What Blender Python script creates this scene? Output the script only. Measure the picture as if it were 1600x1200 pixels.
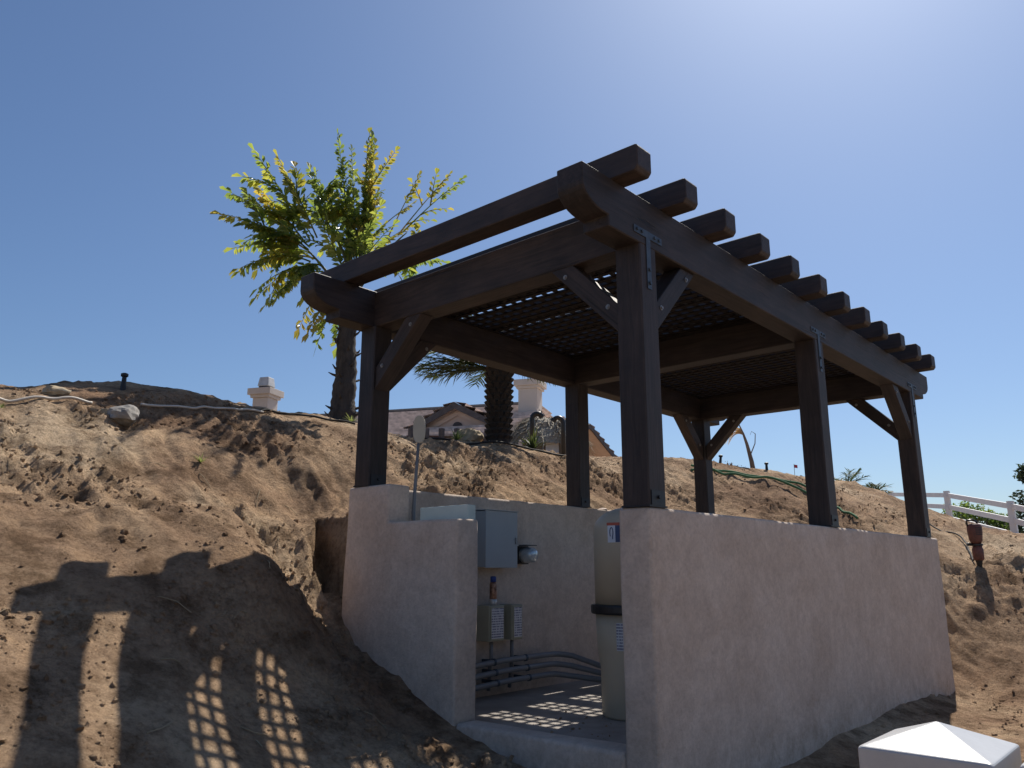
import bpy, bmesh, math, random
import numpy as np
from mathutils import Vector, Matrix

# ---------------------------------------------------------------- scene, camera, light
for o in list(bpy.data.objects):
    bpy.data.objects.remove(o)
scene = bpy.context.scene
col = scene.collection
random.seed(7)

# metres; X runs along the side wall away from the camera, Y along the front wall to the left,
# Z is up, the origin is the near top corner of the side wall
cam_data = bpy.data.cameras.new('camera')
cam = bpy.data.objects.new('camera', cam_data)
col.objects.link(cam)
CAM = Vector((-4.028, -2.508, -0.366))
YAW, PITCH, ROLL = math.radians(41.73), math.radians(13.265), math.radians(0.09)
_f = Vector((math.cos(YAW)*math.cos(PITCH), math.sin(YAW)*math.cos(PITCH), math.sin(PITCH)))
_r = Vector((math.sin(YAW), -math.cos(YAW), 0))
_u = _r.cross(_f)
_r2 = _r*math.cos(ROLL) + _u*math.sin(ROLL)
_u2 = _u*math.cos(ROLL) - _r*math.sin(ROLL)
cam.matrix_world = Matrix(((_r2.x, _u2.x, -_f.x, CAM.x), (_r2.y, _u2.y, -_f.y, CAM.y),
                           (_r2.z, _u2.z, -_f.z, CAM.z), (0, 0, 0, 1)))
cam_data.sensor_width = 36
cam_data.lens = 27.78
cam_data.clip_start = 0.05
cam_data.clip_end = 3000
scene.camera = cam

SUN_DIR = Vector((0.785, 0.19, 1.0)).normalized()
SUN_EL = math.asin(SUN_DIR.z)
world = bpy.data.worlds.new('World')
scene.world = world
world.use_nodes = True
wn = world.node_tree
bg = wn.nodes['Background']
sky = wn.nodes.new('ShaderNodeTexSky')
sky.sky_type = 'NISHITA'
sky.sun_disc = False
sky.sun_elevation = SUN_EL
sky.sun_rotation = math.atan2(SUN_DIR.x, SUN_DIR.y)
sky.altitude = 300
sky.air_density = 1.0
sky.dust_density = 1.15
sky.ozone_density = 2.6
wb = wn.nodes.new('ShaderNodeMix')          # the camera's cool white balance
wb.data_type = 'RGBA'
wb.blend_type = 'MULTIPLY'
wb.inputs[0].default_value = 1.0
wb.inputs[7].default_value = (0.90, 1.04, 1.20, 1)
wn.links.new(sky.outputs[0], wb.inputs[6])
wn.links.new(wb.outputs[2], bg.inputs[0])
bg.inputs[1].default_value = 0.067

sun_data = bpy.data.lights.new('sun', 'SUN')
sun_data.energy = 4.8
sun_data.angle = math.radians(0.53)
sun_data.color = (1.0, 0.93, 0.83)
sun = bpy.data.objects.new('sun', sun_data)
col.objects.link(sun)
sun.rotation_euler = SUN_DIR.to_track_quat('Z', 'Y').to_euler()
sun.location = SUN_DIR*60

vs = scene.view_settings
vs.view_transform = 'Standard'
vs.look = 'None'
vs.exposure = 0.3
vs.gamma = 1.0
vs.use_curve_mapping = False

# ---------------------------------------------------------------- terrain height (numpy)
_rng = np.random.RandomState(11)
_perm = np.concatenate([_rng.permutation(256)]*2)
_grad = np.stack([np.cos(np.arange(256)*2*np.pi/256*37), np.sin(np.arange(256)*2*np.pi/256*37)], 1)
def perlin(x, y):
    xi = np.floor(x).astype(int); yi = np.floor(y).astype(int)
    xf = x-xi; yf = y-yi
    u = xf*xf*xf*(xf*(xf*6-15)+10); v = yf*yf*yf*(yf*(yf*6-15)+10)
    def g(i, j):
        h = _perm[(_perm[(xi+i) & 255]+(yi+j)) & 255]
        return _grad[h, 0]*(xf-i)+_grad[h, 1]*(yf-j)
    a = g(0, 0)*(1-u)+g(1, 0)*u
    b = g(0, 1)*(1-u)+g(1, 1)*u
    return (a*(1-v)+b*v)*1.5
def fbm(x, y, o, gain=0.5):
    s = 0; a = 1
    for k in range(o):
        s = s+a*perlin(x*2**k+17.3*k, y*2**k-9.1*k); a *= gain
    return s
def sstep(a, b, x):
    t = np.clip((x-a)/(b-a), 0, 1)
    return t*t*(3-2*t)

CP = []
for x in (-14, -9, -6, -4, -2, 0, 2, 4):
    CP += [(x, -1.0, -1.71), (x, -3.5, -1.74), (x, -8, -1.8)]
for x in (-14, -9, -6, -4.2):
    CP += [(x, 0.6, -1.4), (x, 1.6, -0.9), (x, 2.6, -0.38), (x, 4.2, 0.45), (x, 6.1, 1.38), (x, 9, 1.5)]
CP += [(-3, 0.0, -1.62), (-2, 0.0, -1.64), (-1, 0.0, -1.68), (0, -0.3, -1.71), (2, -0.3, -1.73), (3.6, -0.35, -1.72), (5.0, -0.4, -1.70),
       (5.8, -0.35, -1.71), (5.4, -1.5, -1.70), (6.0, -3.5, -1.7),
       (-2.83, 1.18, -1.07), (-2.45, 1.13, -1.17), (-2.66, 1.67, -0.85), (-2.28, 1.68, -0.94), (-2.45, 2.24, -0.58),
       (-2.53, 2.43, -0.45), (-1.93, 2.43, -0.43), (-1.40, 2.43, -0.41), (-0.95, 2.44, -0.42), (-1.68, 2.6, -0.33),
       (-1.90, 1.67, -0.99), (-2.03, 1.29, -1.17), (-1.71, 1.61, -1.12), (-1.83, 1.22, -1.27), (-1.64, 1.82, -1.02), (-1.22, 2.11, -0.87),
       (-1.36, 1.83, -1.05), (-1.49, 1.56, -1.21), (-1.57, 1.34, -1.32), (-0.97, 2.2, -0.91), (-1.12, 1.86, -1.11), (-1.23, 1.6, -1.25), (-1.32, 1.36, -1.36),
       (-0.05, 0.5, -1.66), (-0.05, 0.96, -1.57), (-0.05, 1.3, -1.49), (-0.05, 1.56, -1.39), (-0.05, 2.2, -1.16), (-0.05, 2.68, -0.99),
       (-0.05, 2.94, -0.84), (-0.5, 2.42, -0.90), (-0.55, 2.0, -1.14), (-0.6, 1.3, -1.44), (-0.62, 2.72, -0.42), (-0.3, 3.0, -0.55),
       (-0.6, 3.0, -0.24), (-2, 3.4, 0.06), (-0.9, 3.5, 0.08), (-2, 4.6, 0.66), (-0.5, 4.6, 0.68), (-2, 5.5, 1.12), (-0.5, 5.4, 1.13),
       (0.55, 3.75, 0.06), (0.8, 3.9, 0.26), (0.6, 4.7, 0.86), (0.6, 5.5, 1.25), (0.35, 3.1, -0.05), (0.9, 3.05, 0.1),
       (1.6, 3.0, 0.24), (2.6, 3.0, 0.24), (3.8, 3.0, 0.24), (5.0, 3.0, 0.24), (6.1, 3.0, 0.24),
       (1.9, 4.3, 0.86), (3.2, 4.3, 0.88), (4.6, 4.25, 0.88), (6.0, 4.1, 0.86), (7.2, 3.6, 0.72),
       (6.5, 2.4, 0.12), (6.5, 1.2, -0.3), (6.6, 0.3, -1.2), (6.35, -0.4, -1.64), (6.2, -0.05, -1.66), (5.9, -0.1, -1.71), (6.6, -1.6, -1.58),
       (7.7, 1.4, 0.12), (8.6, 2.2, 0.62),
       (7.5, -0.3, -0.9), (8.42, 0.05, -0.34), (9.6, 0.3, -0.02), (11.2, 0.8, 0.32), (13.0, 1.3, 0.52),
       (7.6, -1.9, -1.05), (8.7, -1.9, -0.52), (10.5, -1.6, -0.15), (13, -0.9, 0.05), (16, -0.4, -0.05), (8, -5, -1.4), (12, -5, -0.8),
       # crest of the bank
       (-1.75, 6.2, 1.35), (-1.29, 6.06, 1.41), (-0.73, 6.08, 1.51), (0.1, 6.05, 1.61), (0.92, 6.07, 1.53), (1.98, 5.98, 1.53),
       (3.02, 5.93, 1.48), (3.97, 5.89, 1.48), (4.93, 5.77, 1.54), (5.86, 5.61, 1.52), (6.87, 5.45, 1.49), (7.57, 5.34, 1.55),
       (8.44, 4.89, 1.61), (9.32, 4.33, 1.58), (10.34, 3.81, 1.45), (12.09, 2.9, 1.29), (13.28, 2.43, 1.04), (14.48, 1.8, 0.73),
       (15.57, 1.46, 0.50), (16.7, 0.86, 0.14), (19, 0, -0.2), (24, -3, -0.6),
       # the pad behind it
       (-2, 8, 1.5), (1, 8, 1.62), (4, 8, 1.6), (7, 7.5, 1.6), (10, 6.5, 1.6), (13, 4.8, 1.4), (16, 3.2, 0.9),
       (-4, 14, 1.5), (2, 14, 1.6), (8, 14, 1.6), (12, 18, 1.6), (16, 16, 1.6), (20, 12, 1.5), (22, 20, 1.5), (10, 28, 1.5), (-8, 24, 1.4),
       (17.66, 1.3, 0.1), (21.3, 3.45, 0.75), (25.8, 6.1, 1.1), (29.3, 4, 0.85), (30, -2, 0), (34, 12, 1.0), (15, -8, -0.9), (28, -10, -1)]
CP = np.array(CP, float)
_C2 = 0.35**2
def _phi(d2):
    return np.sqrt(d2+_C2)
_n = len(CP)
_A = np.zeros((_n+3, _n+3))
_A[:_n, :_n] = _phi(((CP[:, None, :2]-CP[None, :, :2])**2).sum(-1)) - np.eye(_n)*0.025
_A[:_n, _n] = 1; _A[:_n, _n+1:] = CP[:, :2]
_A[_n, :_n] = 1; _A[_n+1:, :_n] = CP[:, :2].T
_W = np.linalg.solve(_A, np.concatenate([CP[:, 2], np.zeros(3)]))
def base_height(x, y):
    z = np.zeros_like(x)
    xc = np.clip(x, -14, 36); yc = np.clip(y, -9, 28)
    for i in range(_n):
        z = z+_W[i]*_phi((xc-CP[i, 0])**2+(yc-CP[i, 1])**2)
    z = z+_W[_n]+_W[_n+1]*xc+_W[_n+2]*yc
    far = sstep(30, 70, np.hypot(x-4, y-4))
    zf = -6+6*perlin(x/180+3.1, y/180)
    return z*(1-far)+zf*far
def rect(x, y, x0, x1, y0, y1, e):
    return sstep(x0-e, x0+e, x)*(1-sstep(x1-e, x1+e, x))*sstep(y0-e, y0+e, y)*(1-sstep(y1-e, y1+e, y))
def height(x, y, detail=True):
    x = np.asarray(x, float); y = np.asarray(y, float)
    z = base_height(x, y)
    if detail:
        near = 1-sstep(16, 26, np.hypot(x-2, y-3))
        bank = sstep(-0.6, 0.8, y+0.25*np.clip(x-5, 0, 6))
        wall = 1-0.5*rect(x, y, -0.25, 6.3, -0.4, 3.1, 0.25)
        top = 1-0.6*sstep(4.9, 6.0, y+0.25*np.clip(x-6, 0, 8))
        calm = 1-0.85*rect(x, y, -3.4, -0.6, 0.7, 2.8, 0.35)
        a = near*(0.3+0.7*bank)*wall*top*calm
        wx = x+0.25*perlin(x*0.9, y*0.9); wy = y+0.25*perlin(x*0.9+40, y*0.9+11)
        z = z+0.075*a*fbm(wx*0.9, wy*0.9, 3)
        # gullies run down the bank, slightly aslant
        gu = (wx*0.85-wy*0.3); gv = (wx*0.3+wy*0.85)
        rid = 1-np.abs(fbm(gu*2.3, gv*1.15, 3))*1.6
        z = z+0.05*a*bank*(rid-0.5)
        patch = sstep(-0.15, 0.35, fbm(x*0.8+5, y*0.8-3, 2))
        cl = fbm(wx*5.5, wy*5.5, 3)
        z = z+0.065*a*(0.3+patch)*np.clip(cl-0.05, 0, 1)
        z = z-0.08*a*patch*np.clip(-cl-0.30, 0, 1)
        z = z+0.030*a*(0.35+patch)*fbm(x*13, y*13, 2)
        # loose lumps left by the digging
        lump = np.clip(fbm(wx*2.6+9, wy*2.6, 2)-0.28, 0, 1)
        z = z+0.11*a*bank*lump
    # pit dug beside the front corner of the wall, and the cut behind the corner post
    ragx = 0.06*perlin(x*5, y*5); ragy = 0.06*perlin(x*5+30, y*5+8)
    m = rect(x+ragx*.6, y+ragy*.6-1.3*np.clip(x, 0, 1), -0.03, 0.33, 2.6, 3.36, 0.03)
    z = z*(1-m)+np.minimum(z, -0.62+0.10*perlin(x*3, y*3))*m
    m = rect(x+ragx, y+ragy, 0.98, 1.50, 2.7, 3.62, 0.05)
    z = z*(1-m)+np.minimum(z, 0.16)*m
    m = rect(x, y, 0.12, 6.03, 0.12, 2.75, 0.012)
    z = z*(1-m)-1.95*m
    return z

# ---------------------------------------------------------------- materials
def new_mat(name):
    m = bpy.data.materials.new(name)
    m.use_nodes = True
    return m, m.node_tree, m.node_tree.nodes['Principled BSDF']
def ramp(nt, stops):
    r = nt.nodes.new('ShaderNodeValToRGB')
    el = r.color_ramp.elements
    while len(el) < len(stops):
        el.new(0.5)
    for e, (p, c) in zip(el, stops):
        e.position = p
        e.color = tuple(c)+(1,) if len(c) == 3 else c
    return r
def coord(nt, kind='Object', scale=(1, 1, 1)):
    t = nt.nodes.new('ShaderNodeTexCoord')
    mp = nt.nodes.new('ShaderNodeMapping')
    mp.inputs['Scale'].default_value = scale
    nt.links.new(t.outputs[kind], mp.inputs[0])
    return mp.outputs[0]
def geo_pos(nt, scale=(1, 1, 1)):
    t = nt.nodes.new('ShaderNodeNewGeometry')
    mp = nt.nodes.new('ShaderNodeMapping')
    mp.inputs['Scale'].default_value = scale
    nt.links.new(t.outputs['Position'], mp.inputs[0])
    return mp.outputs[0]
def noise(nt, vec, scale, detail=4, rough=0.55, dist=0.0):
    n = nt.nodes.new('ShaderNodeTexNoise')
    n.inputs['Scale'].default_value = scale
    n.inputs['Detail'].default_value = detail
    n.inputs['Roughness'].default_value = rough
    n.inputs['Distortion'].default_value = dist
    nt.links.new(vec, n.inputs['Vector'])
    return n.outputs['Fac']
def mixc(nt, fac, a, b, mode='MIX'):
    m = nt.nodes.new('ShaderNodeMix')
    m.data_type = 'RGBA'; m.blend_type = mode
    for sock, v in ((m.inputs[0], fac), (m.inputs[6], a), (m.inputs[7], b)):
        if isinstance(v, (int, float)):
            sock.default_value = v
        elif isinstance(v, (tuple, list)):
            sock.default_value = tuple(v)+(1,) if len(v) == 3 else v
        else:
            nt.links.new(v, sock)
    return m.outputs[2]
def bump(nt, p, h, strength, dist, prev=None):
    b = nt.nodes.new('ShaderNodeBump')
    b.inputs['Strength'].default_value = strength
    b.inputs['Distance'].default_value = dist
    nt.links.new(h, b.inputs['Height'])
    if prev is not None:
        nt.links.new(prev, b.inputs['Normal'])
    nt.links.new(b.outputs[0], p.inputs['Normal'])
    return b.outputs[0]
def mat_plain(name, c, rough=0.6, metal=0.0, var=0.15, scale=6, bmp=0.0, bscale=60, spec=0.5):
    m, nt, p = new_mat(name)
    v = coord(nt)
    n = noise(nt, v, scale, 5)
    r = ramp(nt, [(0.3, tuple(x*(1-var) for x in c)), (0.7, tuple(min(1, x*(1+var)) for x in c))])
    nt.links.new(n, r.inputs[0]); nt.links.new(r.outputs[0], p.inputs['Base Color'])
    p.inputs['Roughness'].default_value = rough
    p.inputs['Metallic'].default_value = metal
    p.inputs['Specular IOR Level'].default_value = spec
    if bmp:
        bump(nt, p, noise(nt, v, bscale, 4), bmp, 0.004)
    return m
def mat_dirt():
    m, nt, p = new_mat('dirt')
    v = geo_pos(nt)
    big = noise(nt, v, 0.55, 5, 0.6, 0.4)
    r = ramp(nt, [(0.34, (0.310, 0.197, 0.124)), (0.50, (0.470, 0.325, 0.208)), (0.64, (0.61, 0.462, 0.314))])
    nt.links.new(big, r.inputs[0])
    mid = noise(nt, v, 3.2, 7, 0.7)
    rm = ramp(nt, [(0.38, (0.52, 0.49, 0.46)), (0.52, (1.0, 1.0, 1.0)), (0.68, (1.25, 1.22, 1.16))])
    nt.links.new(mid, rm.inputs[0])
    c = mixc(nt, 1.0, r.outputs[0], rm.outputs[0], 'MULTIPLY')
    fine = noise(nt, v, 26, 6, 0.7)
    rf = ramp(nt, [(0.33, (0.62, 0.60, 0.58)), (0.5, (1, 1, 1)), (0.68, (1.2, 1.2, 1.2))])
    nt.links.new(fine, rf.inputs[0])
    c = mixc(nt, 0.8, c, rf.outputs[0], 'MULTIPLY')
    # greyer dug-over soil in patches
    pg = noise(nt, v, 0.8, 4, 0.6, 0.8)
    rg = ramp(nt, [(0.55, (0, 0, 0)), (0.72, (1, 1, 1))])
    nt.links.new(pg, rg.inputs[0])
    sc = nt.nodes.new('ShaderNodeMath'); sc.operation = 'MULTIPLY'; sc.inputs[1].default_value = 0.55
    nt.links.new(rg.outputs[0], sc.inputs[0])
    c = mixc(nt, sc.outputs[0], c, mixc(nt, 1.0, c, (0.66, 0.67, 0.70), 'MULTIPLY'))
    # pale grit
    vo = nt.nodes.new('ShaderNodeTexVoronoi'); vo.inputs['Scale'].default_value = 22
    nt.links.new(v, vo.inputs['Vector'])
    rv = ramp(nt, [(0.05, (1, 1, 1)), (0.13, (0, 0, 0))])
    nt.links.new(vo.outputs['Distance'], rv.inputs[0])
    gm = nt.nodes.new('ShaderNodeMath'); gm.operation = 'MULTIPLY'; gm.inputs[1].default_value = 0.45
    nt.links.new(rv.outputs[0], gm.inputs[0])
    c = mixc(nt, gm.outputs[0], c, (0.44, 0.36, 0.27))
    nt.links.new(c, p.inputs['Base Color'])
    p.inputs['Roughness'].default_value = 0.95
    p.inputs['Specular IOR Level'].default_value = 0.1
    wv = nt.nodes.new('ShaderNodeVectorMath'); wv.operation = 'ADD'
    nz = nt.nodes.new('ShaderNodeTexNoise'); nz.inputs['Scale'].default_value = 7; nz.inputs['Detail'].default_value = 4
    nt.links.new(v, nz.inputs['Vector'])
    nsc = nt.nodes.new('ShaderNodeVectorMath'); nsc.operation = 'SCALE'; nsc.inputs['Scale'].default_value = 0.12
    nt.links.new(nz.outputs['Color'], nsc.inputs[0]); nt.links.new(v, wv.inputs[0]); nt.links.new(nsc.outputs[0], wv.inputs[1])
    vc = nt.nodes.new('ShaderNodeTexVoronoi'); vc.inputs['Scale'].default_value = 26
    nt.links.new(wv.outputs[0], vc.inputs['Vector'])
    b = bump(nt, p, vc.outputs['Distance'], 0.8, -0.030)
    b = bump(nt, p, noise(nt, v, 16, 9, 0.78), 0.85, 0.085, b)
    b = bump(nt, p, noise(nt, v, 48, 6, 0.7), 0.7, 0.02, b)
    return m
def mat_stucco():
    m, nt, p = new_mat('stucco')
    v = geo_pos(nt)
    n = noise(nt, v, 2.2, 6, 0.62, 0.6)
    r = ramp(nt, [(0.30, (0.535, 0.440, 0.362)), (0.52, (0.615, 0.518, 0.435)), (0.72, (0.665, 0.572, 0.49))])
    nt.links.new(n, r.inputs[0])
    n2 = noise(nt, v, 11, 6, 0.7, 0.4)
    r2 = ramp(nt, [(0.32, (0.86, 0.85, 0.85)), (0.55, (1, 1, 1)), (0.74, (1.10, 1.10, 1.11))])
    nt.links.new(n2, r2.inputs[0])
    c = mixc(nt, 1.0, r.outputs[0], r2.outputs[0], 'MULTIPLY')
    n3 = noise(nt, v, 42, 5, 0.7, 0.3)
    r3 = ramp(nt, [(0.34, (0.88, 0.87, 0.87)), (0.52, (1, 1, 1)), (0.70, (1.07, 1.07, 1.08))])
    nt.links.new(n3, r3.inputs[0])
    c = mixc(nt, 1.0, c, r3.outputs[0], 'MULTIPLY')
    # pock marks in the float finish
    vp = nt.nodes.new('ShaderNodeTexVoronoi'); vp.inputs['Scale'].default_value = 2.3
    nt.links.new(v, vp.inputs['Vector'])
    rp = ramp(nt, [(0.014, (0.55, 0.55, 0.55)), (0.03, (0, 0, 0))])
    nt.links.new(vp.outputs['Distance'], rp.inputs[0])
    c = mixc(nt, rp.outputs[0], c, (0.16, 0.12, 0.10))
    # soil splashed up from the ground
    sp = nt.nodes.new('ShaderNodeSeparateXYZ')
    nt.links.new(v, sp.inputs[0])
    mr = nt.nodes.new('ShaderNodeMapRange')
    mr.inputs['From Min'].default_value = -1.25; mr.inputs['From Max'].default_value = -1.75
    nt.links.new(sp.outputs['Z'], mr.inputs['Value'])
    sm = nt.nodes.new('ShaderNodeMath'); sm.operation = 'MULTIPLY'
    rs = ramp(nt, [(0.42, (0, 0, 0)), (0.66, (0.7, 0.7, 0.7))])
    nt.links.new(noise(nt, v, 6, 6, 0.7, 0.8), rs.inputs[0])
    nt.links.new(mr.outputs[0], sm.inputs[0]); nt.links.new(rs.outputs[0], sm.inputs[1])
    c = mixc(nt, sm.outputs[0], c, (0.27, 0.19, 0.125))
    nt.links.new(c, p.inputs['Base Color'])
    p.inputs['Roughness'].default_value = 0.92
    p.inputs['Specular IOR Level'].default_value = 0.2
    b = bump(nt, p, noise(nt, v, 5, 5, 0.6, 0.8), 0.35, 0.03)
    b = bump(nt, p, noise(nt, v, 22, 6, 0.7, 0.5), 0.4, 0.012, b)
    b = bump(nt, p, noise(nt, v, 110, 5, 0.75), 0.85, 0.006, b)
    return m
def mat_wood():
    m, nt, p = new_mat('stained_wood')
    v = coord(nt, 'Object', (1.2, 14, 14))
    oi = nt.nodes.new('ShaderNodeObjectInfo')
    add = nt.nodes.new('ShaderNodeVectorMath'); add.operation = 'ADD'
    sc = nt.nodes.new('ShaderNodeVectorMath'); sc.operation = 'SCALE'; sc.inputs['Scale'].default_value = 37
    cb = nt.nodes.new('ShaderNodeCombineXYZ')
    nt.links.new(oi.outputs['Random'], cb.inputs[0]); nt.links.new(oi.outputs['Random'], cb.inputs[1])
    nt.links.new(cb.outputs[0], sc.inputs[0]); nt.links.new(v, add.inputs[0]); nt.links.new(sc.outputs[0], add.inputs[1])
    v = add.outputs[0]
    n = noise(nt, v, 1.6, 7, 0.65, 1.2)
    r = ramp(nt, [(0.30, (0.017, 0.0142, 0.0148)), (0.50, (0.032, 0.0257, 0.0256)), (0.72, (0.050, 0.039, 0.037))])
    nt.links.new(n, r.inputs[0])
    v2 = geo_pos(nt)
    n2 = noise(nt, v2, 3.0, 5, 0.6)
    r2 = ramp(nt, [(0.3, (0.7, 0.7, 0.72)), (0.7, (1.35, 1.28, 1.22))])
    nt.links.new(n2, r2.inputs[0])
    c = mixc(nt, 1.0, r.outputs[0], r2.outputs[0], 'MULTIPLY')
    # every timber took the stain a little differently, and drying checks run along the grain
    rv = ramp(nt, [(0.0, (0.78, 0.80, 0.84)), (1.0, (1.28, 1.18, 1.10))])
    nt.links.new(oi.outputs['Random'], rv.inputs[0])
    c = mixc(nt, 1.0, c, rv.outputs[0], 'MULTIPLY')
    ck = noise(nt, coord(nt, 'Object', (0.9, 26, 26)), 1.0, 3, 0.5, 0.6)
    rk = ramp(nt, [(0.66, (0, 0, 0)), (0.70, (1, 1, 1))])
    nt.links.new(ck, rk.inputs[0])
    c = mixc(nt, rk.outputs[0], c, mixc(nt, 1.0, c, (0.45, 0.45, 0.48), 'MULTIPLY'))
    nt.links.new(c, p.inputs['Base Color'])
    p.inputs['Roughness'].default_value = 0.62
    p.inputs['Specular IOR Level'].default_value = 0.45
    b = bump(nt, p, n, 0.45, 0.006)
    b = bump(nt, p, rk.outputs[0], 0.5, -0.006, b)
    bump(nt, p, noise(nt, v, 6, 4, 0.7), 0.35, 0.003, b)
    return m
def mat_leaf(name, c1, c2, c3, trans=0.5, rough=0.35):
    m, nt, p = new_mat(name)
    v = geo_pos(nt)
    n = noise(nt, v, 2.6, 4, 0.6)
    r = ramp(nt, [(0.36, c1), (0.52, c2), (0.68, c3)])
    nt.links.new(n, r.inputs[0])
    nt.links.new(r.outputs[0], p.inputs['Base Color'])
    p.inputs['Roughness'].default_value = rough
    p.inputs['Specular IOR Level'].default_value = 0.6
    t = nt.nodes.new('ShaderNodeBsdfTranslucent')
    br = mixc(nt, 1.0, r.outputs[0], (2.7, 2.45, 1.5), 'MULTIPLY')
    nt.links.new(br, t.inputs['Color'])
    ms = nt.nodes.new('ShaderNodeMixShader')
    ms.inputs[0].default_value = trans
    nt.links.new(p.outputs[0], ms.inputs[1]); nt.links.new(t.outputs[0], ms.inputs[2])
    nt.links.new(ms.outputs[0], nt.nodes['Material Output'].inputs['Surface'])
    return m
def mat_bark(name, c1, c2, sc=(9, 9, 2.5)):
    m, nt, p = new_mat(name)
    v = geo_pos(nt, sc)
    n = noise(nt, v, 1.5, 7, 0.7, 0.8)
    r = ramp(nt, [(0.32, c1), (0.68, c2)])
    nt.links.new(n, r.inputs[0]); nt.links.new(r.outputs[0], p.inputs['Base Color'])
    p.inputs['Roughness'].default_value = 0.9
    bump(nt, p, n, 0.8, 0.04)
    return m
def mat_print(name, paper, ink, scale, thr, rows=46):
    """rows of small printed marks on a paper label (flat print)"""
    m, nt, p = new_mat(name)
    v = coord(nt, 'Object', scale)
    n = noise(nt, v, 1.0, 2, 0.5)
    sep = nt.nodes.new('ShaderNodeSeparateXYZ'); nt.links.new(coord(nt), sep.inputs[0])
    mu = nt.nodes.new('ShaderNodeMath'); mu.operation = 'MULTIPLY'; mu.inputs[1].default_value = rows
    fr_ = nt.nodes.new('ShaderNodeMath'); fr_.operation = 'FRACT'
    gt = nt.nodes.new('ShaderNodeMath'); gt.operation = 'GREATER_THAN'; gt.inputs[1].default_value = 0.5
    nt.links.new(sep.outputs['Z'], mu.inputs[0]); nt.links.new(mu.outputs[0], fr_.inputs[0]); nt.links.new(fr_.outputs[0], gt.inputs[0])
    r = ramp(nt, [(thr, (0, 0, 0)), (thr+0.04, (1, 1, 1))])
    nt.links.new(n, r.inputs[0])
    mm = nt.nodes.new('ShaderNodeMath'); mm.operation = 'MULTIPLY'
    nt.links.new(gt.outputs[0], mm.inputs[0]); nt.links.new(r.outputs[0], mm.inputs[1])
    nt.links.new(mixc(nt, mm.outputs[0], paper, ink), p.inputs['Base Color'])
    p.inputs['Roughness'].default_value = 0.5
    return m

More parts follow.
